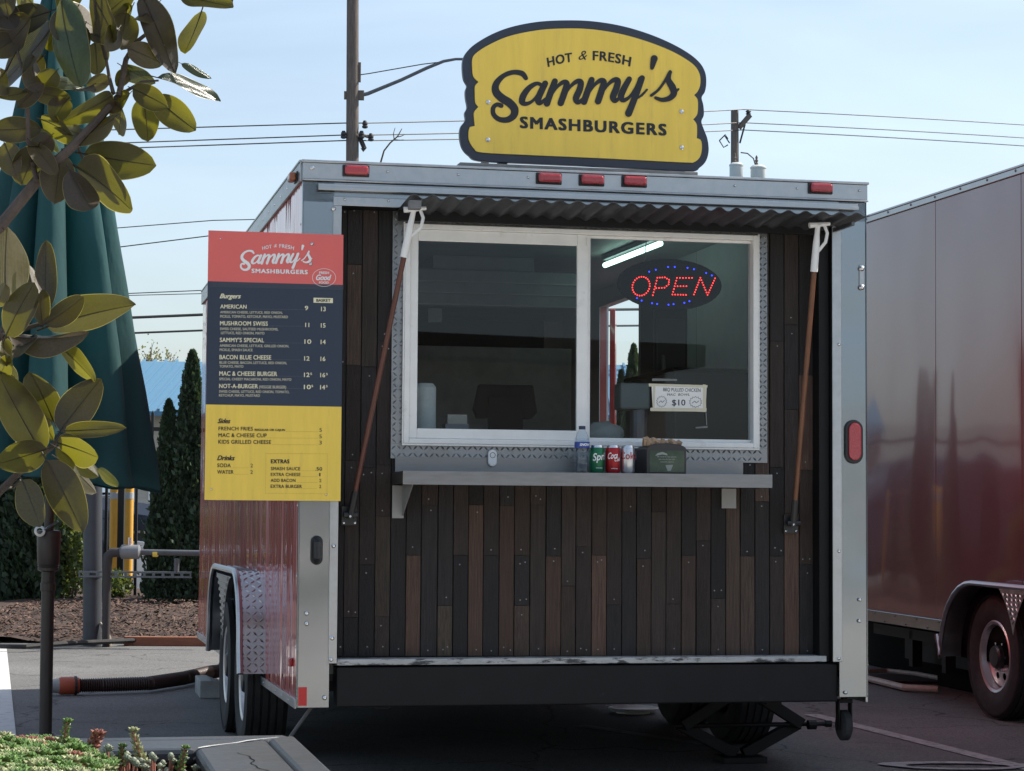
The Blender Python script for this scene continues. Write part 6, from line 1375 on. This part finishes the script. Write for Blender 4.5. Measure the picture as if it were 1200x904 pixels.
b.add(V, [(j*(nx+1)+i, j*(nx+1)+i+1, (j+1)*(nx+1)+i+1, (j+1)*(nx+1)+i) for j in range(nx) for i in range(nx)]); b.build('soil', mat('dark_soil', (.03, .024, .02), .95, var=.4, vscale=20, bump=.8, bscale=50), PL)
for (pts, w_, m_, nm) in (([(-.20, -.42), (-.175, -.55), (-.185, -.70), (-.15, -.90), (-.16, -1.1)], .004, MT['dark'], 'crack'), ([(-.06, -.07), (-.13, -.125), (-.20, -.20), (-.28, -.275), (-.297, -.30)], .012, mat('bare_chipped_edge', (.42, .42, .40), .8, var=.3, vscale=40), 'chipped_edge')):
    b = B(); K[0] += 1
    b.ribbon(pts, [w_*q for q in (.4, 1, .7, 1.1, .3)], lambda X, Y, dv=0.0: (X+.004*math.sin(Y*60), Y, PZ+.0012-dv), sub_=8); b.build(nm, m_, PL)
M_PI = MPL.inverted()
# succulents
MT['sedum'] = leafy('sedum_leaf', (.15, .25, .075), trans=(.38, .52, .10), tw=.25, rough=.4, irand=.45)
MT['sedum_y'] = leafy('sedum_tip', (.42, .44, .24), trans=(.5, .5, .15), tw=.25, rough=.4, irand=.35)
MT['sedum_r'] = leafy('sedum_red', (.36, .15, .11), trans=(.5, .25, .15), tw=.25, rough=.4, irand=.35)
def bud(b, c, r, n, m, rg):       # a rosette of fat little leaves
    for i in range(n):
        a = i*2.4; el = .45+1.0*i/n; d = Vector((math.cos(a)*math.cos(el), math.sin(a)*math.cos(el), math.sin(el))); l = r*(1-.35*i/n)
        s_ = d.cross(Vector((0, 0, 1))).normalized()*l*.30; u_ = d.cross(s_).normalized()*l*.22; p = c+d*l*.1; q = c+d*l; mid = c+d*l*.62
        k = len(b.v); b.v += [tuple(x) for x in (p, mid+s_, mid+u_, mid-s_, mid-u_, q)]
        fs = [(0, 1, 2), (0, 2, 3), (0, 3, 4), (0, 4, 1), (5, 2, 1), (5, 3, 2), (5, 4, 3), (5, 1, 4)]; b.f += [tuple(x+k for x in f) for f in fs]; b.mi += [m]*8
def sed_top(x):                   # how high the carpet stands in the picture
    return np.interp(x, [-60, 0, 20, 50, 90, 110, 130, 150, 175, 200, 215, 235], [862, 866, 867, 868, 872, 880, 892, 900, 910, 915, 920, 930])
rgs = random.Random(4); b = B()
for i in range(560):
    x = rgs.uniform(-80, 138); Y = pc.y-.35-rgs.random()*1.3
    base_y = sed_top(x)+rgs.random()**1.3*62; Yq = max(3.9, pc.y-.42-(base_y-sed_top(x))*.022-rgs.random()*.15)
    p = at(x, base_y, Yq)
    if p.z < .4: p.z = .4+rgs.random()*.03
    bud(b, p, .010+.024*rgs.random()**1.6, 13, 0 if rgs.random() < .55 else (1 if rgs.random() < .88 else 2), rgs)
for i in range(220):              # short stems down into the soil
    x = rgs.uniform(-80, 136); y = sed_top(x)+rgs.random()*45; Yq = max(3.9, pc.y-.42-(y-sed_top(x))*.022-rgs.random()*.15); p = at(x, y, Yq); b.tube([(p.x, p.y, .39), p], .0035, 4, caps=False, m=2 if rgs.random() < .4 else 0)
b.build('sedum_carpet', [MT['sedum'], MT['sedum_y'], MT['sedum_r']], kind='stuff', base=(pc.x-.9, pc.y-.7, .4), label='low carpet of green and rosy sedum filling the planter', cat='sedum')
def stem(path, label, mats, r=.022, nleaf=26):
    Yq = pc.y-.55; P = [at(x, y, Yq) for x, y in path]; base = (P[0].x, P[0].y, .4)
    o = thing('sedum_plant', label, 'succulent', base); b = B(); b.tube([Vector((P[0].x, P[0].y, .395))]+P, [.006, .005]+[.0045]*(len(P)-1), 6); b.build('stalk', MT['sedum_r'], o, smooth=True)
    b = B(); n = nleaf
    for i in range(n):
        t = .25+.75*i/n; f = t*(len(P)-1); k = min(int(f), len(P)-2); c = P[k].lerp(P[k+1], f-k); dr = (P[k+1]-P[k]).normalized(); a = i*2.4
        x_ = dr.orthogonal().normalized(); y_ = dr.cross(x_); d = (x_*math.cos(a)+y_*math.sin(a)+dr*.9).normalized(); l = r*(1.1-.45*t)
        s_ = d.cross(dr).normalized()*l*.22; u_ = d.cross(s_).normalized()*l*.2; mid = c+d*l*.6
        b.add([c, mid+s_, mid+u_, mid-s_, mid-u_, c+d*l], [(0, 1, 2), (0, 2, 3), (0, 3, 4), (0, 4, 1), (5, 2, 1), (5, 3, 2), (5, 4, 3), (5, 1, 4)])
    bud(b, P[-1], r*.8, 12, 0, rgs); b.build('leaves', mats, o)
MT['sedum_g'] = leafy('grey_sedum_bud', (.30, .33, .24), trans=(.45, .5, .25), tw=.2, rough=.5, irand=.3)
def budded(x, y, n, label):
    Yq = pc.y-.55+rgs.uniform(-.12, .08); q = at(x, y, Yq); o = thing('sedum_sprig', label, 'succulent', (q.x, q.y, .4), None, 'round-budded sedum sprigs beside the rim board')
    b = B(); bl = B()
    for i in range(n):
        tip = at(x+rgs.uniform(-11, 11), y+rgs.uniform(0, 16), Yq+rgs.uniform(-.03, .03)); b.tube([Vector((q.x, q.y, .395)), tip.lerp(Vector((q.x, q.y, .4)), .35)+Vector((rgs.uniform(-.01, .01), 0, 0)), tip], [.004, .0035, .003], 5)
        bud(bl, tip-Vector((0, 0, .004)), rgs.uniform(.012, .017), 18, 0, rgs); bl.ball(tip, (.008, .008, .0105), 8, 6)
    b.build('stalk', MT['sedum_r'], o); bl.build('bud', MT['sedum_g'], o, smooth=True)
for i, (x, y, n) in enumerate(((128, 876, 4), (140, 880, 5), (152, 886, 4), (172, 884, 5), (182, 890, 5), (196, 896, 4), (205, 884, 4), (222, 898, 3))):
    budded(x, y, n, 'grey-green sedum sprig with clustered round buds beside the rim board')
stem([(85, 900), (78, 875), (76, 860), (79, 847)], 'tall green sedum stem with a plump tip in front of the bronze post', MT['sedum'], .024)
stem([(96, 900), (102, 885), (109, 874), (114, 863)], 'spiky reddish sedum stem leaning to the right', MT['sedum_r'], .036, 22)
stem([(172, 912), (167, 892), (161, 876), (156, 858)], 'upright pale green sedum stem with pink base', MT['sedum_y'], .026, 34)
stem([(140, 910), (143, 892), (143, 876)], 'short grey-green sedum stem with round tip', MT['sedum'], .022)
stem([(205, 915), (212, 898), (217, 878)], 'small sedum stem beside the cracked rim board', MT['sedum'], .022)
stem([(30, 910), (28, 892), (26, 880)], 'stubby rosy sedum stem among the green carpet', MT['sedum_r'], .024)

o = thing('strap_leaf_plant', 'small plant with pale yellow-green strap leaves at the planter corner', 'plant', (at(8, 900, pc.y-.75).x, pc.y-.75, .4))
for (x0, y0, x1, y1, w) in ((-10, 905, 22, 882, 9), (30, 915, 40, 880, 8), (5, 910, -15, 866, 9), (-20, 890, 18, 866, 10), (45, 915, 78, 892, 8), (10, 915, 30, 893, 7)):
    a_, c_ = at(x0, y0+25, pc.y-.75), at(x1, y1, pc.y-.72); md = a_.lerp(c_, .6)+Vector((0, 0, .015)); hw_ = Vector((w*.5*pc.y/F, .004, 0))
    b = B(); b.add([a_-hw_*.5, a_+hw_*.5, md-hw_, md+hw_, c_], [(0, 1, 3, 2), (2, 3, 4)]); b.build('leaf', leafy('strap_leaf', (.22, .30, .07), trans=(.5, .55, .08), tw=.4, rough=.4), o)
# ================================================================== MAGNOLIA
MY = 6.0
tb = Vector((-2.05, 5.55, .40))
MG = thing('magnolia_tree', 'magnolia with large leathery olive-brown leaves reaching over the planter', 'magnolia tree', tuple(tb))
MT['mbark'] = mat('magnolia_bark', (.085, .065, .055), .8, var=.35, vscale=25, bump=.4, bscale=60)
cA = lambda X, Y: (X/3.0133, Y/3.0133); cB = lambda X, Y: (X/3.0133, 250+Y/3.0133); cC = lambda X, Y: (X/4.52, 430+Y/4.52)
def pt(f, X, Y, dy=0.0): x, y = f(X, Y); return at(x, y, MY+dy)
limbs = [([(0, 800), (130, 640), (200, 570), (270, 505), (350, 420), (420, 340)], cA, .0165, .010), ([(420, 340), (445, 210), (480, 150), (520, 118)], cA, .009, .005), ([(130, 640), (118, 590), (100, 500), (98, 400), (95, 310)], cA, .008, .006), ([(400, 330), (385, 270), (375, 210)], cA, .006, .004), ([(420, 340), (450, 320), (500, 290), (560, 285)], cA, .006, .003), ([(270, 505), (290, 560)], cA, .005, .003), ([(95, 310), (60, 180), (20, 250)], cA, .006, .004), ([(375, 210), (340, 60), (330, -60)], cA, .006, .004),
         ([(-60, 480), (0, 440), (80, 410), (165, 385)], cB, .010, .006), ([(-60, 700), (0, 660), (100, 560), (200, 480), (270, 430), (330, 365)], cC, .012, .007), ([(40, 640), (70, 640), (110, 600)], cC, .005, .003), ([(0, 440), (30, 330)], cB, .006, .004)]
tr = B(); tr.tube([tb, (-2.0, 5.7, 1.0), (-1.92, 5.85, 1.6), (-1.9, 6.0, 2.4), (-1.85, 6.05, 3.2)], [.05, .045, .038, .03, .02], 10); tr.build('trunk', MT['mbark'], MG, smooth=True)
tr = B()
for a_, i in (((-1.92, 5.85, 1.6), 0), ((-2.0, 5.7, 1.25), 8), ((-2.0, 5.65, .95), 9)):
    P, f, r0, r1 = limbs[i]; q = pt(f, *P[0]); tr.tube([a_, Vector(a_).lerp(q, .5)+Vector((0, 0, -.03)), q], [r0*1.5, r0*1.2, r0], 8)
for (P, f, r0, r1) in limbs:
    n = len(P); tr.tube([pt(f, *p, dy=.02*math.sin(i*1.7)) for i, p in enumerate(P)], [r0+(r1-r0)*i/(n-1) for i in range(n)], 8)
tr.build('limb', MT['mbark'], MG, smooth=True)
MT['mleaf'] = leafy('magnolia_leaf', (.028, .055, .028), under=(.042, .029, .020), trans=(.30, .285, .016), tw=.19, rough=.24, orand=.5, vein=True)
MT['mrim'] = leafy('magnolia_sunlit_margin', (.16, .14, .06), trans=(.45, .40, .10), tw=.4, rough=.35)  # pale margin colour also carries the bright outline the sun gives leaf edges
def leaf_mesh(k, w, curl, droop, fold):
    n, mseg = 14, 8; V = []; Fs = []
    for i in range(n+1):
        t = i/n; hw = w*.5*(math.sin(math.pi*(t**.92))**.55)*(1-.10*t) if 0 < t < 1 else .006
        for j in range(mseg+1):
            s_ = (-1, -.965, -.62, -.3, 0, .3, .62, .965, 1)[j]
            wav = .022*math.sin(t*8+k*2)*abs(s_)+.10*(t-.4)*s_*(1 if k % 2 else -1)*hw*3
            V.append((hw*s_, t, -droop*t*t+fold*abs(s_)*hw*2-curl*(s_**2)*hw*1.2+wav))
    Fs = [(i*(mseg+1)+j, i*(mseg+1)+j+1, (i+1)*(mseg+1)+j+1, (i+1)*(mseg+1)+j) for i in range(n) for j in range(mseg)]
    # petiole and midrib as real ridges
    q = len(V); rr = .012
    for i in range(n+2):
        t = -.12+i/(n+1)*1.08; tt = max(0, t); r = rr*(1-.8*tt)
        for a in (0, 2.09, 4.19): V.append((r*math.cos(a), t, -droop*tt*tt+r*math.sin(a)))
    for i in range(n+1):
        for j in range(3): Fs.append((q+i*3+j, q+i*3+(j+1) % 3, q+(i+1)*3+(j+1) % 3, q+(i+1)*3+j))
    me = bpy.data.meshes.new('leaf'); me.from_pydata(V, [], Fs); me.materials.append(MT['mleaf']); me.materials.append(MT['mrim'])
    me.polygons.foreach_set('material_index', [1 if i < n*mseg and i % mseg in (0, mseg-1) else 0 for i in range(len(Fs))]); me.polygons.foreach_set('use_smooth', [True]*len(me.polygons)); return me
LM = [leaf_mesh(k, w, c, d, f) for k, (w, c, d, f) in enumerate(((.50, .16, .14, .22), (.46, .30, -.10, .12), (.54, .06, .26, .26), (.42, .34, .08, .08), (.48, .22, -.16, .2), (.52, .4, .2, .1)))]
rgl = random.Random(21)
def leaf(f, x0, y0, x1, y1, w, top=False, dy=None, tilt=None):
    dy = rgl.uniform(-.14, .14) if dy is None else dy
    dz = rgl.uniform(-.13, .13)
    a, c = pt(f, x0, y0, dy*.4), pt(f, x1, y1, dy*.4+dz); ax = c-a; ln = ax.length; ax.normalize()
    view = Vector((0, -1, 0.05)); nrm = (view-ax*view.dot(ax)).normalized()
    if not top: nrm = -nrm        # underside towards the viewer
    tl = rgl.uniform(-.95, .95) if tilt is None else tilt
    nrm = Matrix.Rotation(tl, 3, ax) @ nrm
    sd = ax.cross(nrm).normalized()
    k = rgl.randrange(6); scw = (w/3.0133 if f is not cC else w/4.52)*MY/F/(ln*(.50, .46, .54, .42, .48, .52)[k])/max(.6, math.cos(tl))
    Mx = Matrix(((sd.x*ln*scw, ax.x*ln, nrm.x*ln, a.x), (sd.y*ln*scw, ax.y*ln, nrm.y*ln, a.y), (sd.z*ln*scw, ax.z*ln, nrm.z*ln, a.z), (0, 0, 0, 1)))
    inst(LM[k], 'leaf', MG, Mx)
for args in ((215, -10, 245, 280, 140, True, -.2), (190, 90, 25, 310, 175), (175, 40, -30, 110, 120), (320, -20, 428, 145, 120), (500, -20, 632, 258, 115), (712, 40, 662, 195, 110), (640, -20, 832, 40, 95), (428, 232, 545, 305, 62, True), (555, 275, 790, 335, 62, True), (640, 225, 748, 275, 34, True), (450, 170, 580, 225, 95), (470, 315, 625, 385, 85), (505, 345, 530, 486, 105), (540, 345, 693, 462, 110), (425, 365, 430, 472, 88), (400, 335, 258, 432, 92), (385, 300, 305, 290, 60), (405, 415, 278, 515, 105), (295, 545, 548, 592, 135), (270, 590, 490, 725, 135), (245, 602, 335, 782, 115), (215, 545, 190, 718, 125), (135, 515, 75, 645, 110), (-30, 462, 140, 452, 95), (145, 422, 278, 472, 72), (140, 455, 212, 545, 42, True), (-20, 165, 72, 175, 50), (115, 325, 248, 350, 64), (95, 325, -30, 365, 85), (318, 118, 402, 155, 52), (335, 150, 350, 268, 85), (445, 45, 420, 182, 105), (160, 268, 292, 318, 60, True), (470, 255, 395, 300, 50), (15, 505, 62, 625, 95), (30, 60, 10, -60, 100), (130, 330, 100, 200, 60), (105, 500, 200, 600, 70), (250, 60, 150, 170, 110), (20, 250, -40, 330, 90), (230, 20, 330, 110, 100), (560, 10, 470, 110, 70), (290, 480, 210, 440, 55), (60, 380, 150, 300, 60), (360, 60, 480, -30, 90), (120, 20, 60, -50, 100), (60, 130, -40, 210, 120), (110, 60, 20, 190, 130), (270, 30, 190, 150, 110), (150, 200, 60, 290, 110), (300, 90, 260, 210, 90), (200, 250, 130, 330, 80), (240, 350, 180, 420, 70), (60, 420, 0, 500, 80), (420, 100, 360, 180, 60), (470, 20, 430, 110, 80), (-20, 20, 60, 100, 110), (330, 300, 260, 340, 60), (460, 330, 400, 400, 70), (180, 480, 100, 560, 90)):
    leaf(cA, *args)
for args in ((25, 300, 5, 55, 155), (20, 435, 98, 252, 125), (140, 375, 95, 158, 75), (162, 345, 155, 128, 78), (160, 392, 307, 300, 92), (165, 402, 464, 300, 112), (150, 392, 130, 255, 52), (30, 432, 312, 482, 92), (208, 468, 352, 592, 72), (190, 735, 110, 538, 125), (213, 772, 345, 588, 132), (225, 770, 428, 757, 62), (190, 802, 120, 668, 64), (205, 812, 352, 855, 105), (150, 850, -10, 580, 145), (165, 832, -10, 892, 115), (10, 442, 25, 565, 64), (70, 625, 30, 520, 52, True), (0, 560, 60, 690, 90), (-20, 330, 40, 240, 60), (-30, 620, 50, 500, 80), (120, 430, 60, 520, 70)):
    leaf(cB, *args)
for args in ((245, 495, 455, 872, 215, False, -.25, .15), (115, 600, 225, 852, 170, False, -.2, .2), (295, 425, 532, 565, 115), (305, 485, 545, 645, 85), (515, 540, 605, 642, 60, True)):
    leaf(cC, *args)

for i in range(95):               # the rest of the crown above the picture shades the leaves below
    x, y = rgl.uniform(-350, 1150), rgl.uniform(-900, -70); a = rgl.uniform(0, 6.28); l = rgl.uniform(150, 260)
    leaf(cA, x, y, x+l*math.cos(a), y+l*math.sin(a)*.8, l*.5, dy=rgl.uniform(-.2, .9)*2)
tr = B()
for (x0, y0, x1, y1) in ((330, -60, 420, -700), (350, -200, 800, -560), (340, -150, 0, -650), (380, -400, 1000, -300), (-60, -80, 330, -60)):
    tr.tube([pt(cA, x0, y0), pt(cA, (x0+x1)/2+30, (y0+y1)/2, .1), pt(cA, x1, y1, .2)], [.009, .007, .004], 7)
tr.build('limb', MT['mbark'], MG, smooth=True)

# ================================================================== UNSEEN BUILDING ADDED TO FILL THE REFLECTIONS
RB = thing('added_reflection_building', 'grey-brown building added out of view behind the camera to fill the reflections', 'building', (-2, -13, 0))
b = B().box(-16, 13, -20, -13, 0, 3.9); b.build('wall', mat('taupe_siding', (.38, .35, .31), .8, var=.1, vscale=2), RB)
B().box(-16.3, 13.3, -20.3, -12.2, 3.9005, 4.25).build('roof', mat('dark_fascia', (.05, .045, .042), .7), RB)
for x in np.arange(-14, 11, 3.4):
    w_ = B().box(x, x+2.2, -12.999, -12.94, .8, 2.7).build('window', MT['white'], RB); B().box(x+.1, x+2.1, -12.939, -12.92, .9, 2.6).build('pane', MT['carg'], w_)
d_o = B().box(11.2, 12.3, -12.999, -12.93, 0, 2.2).build('door', MT['wood3'], RB); B().cyl((11.35, -12.929, 1.05), (11.35, -12.88, 1.05), .03).build('handle', MT['bolt'], d_o)
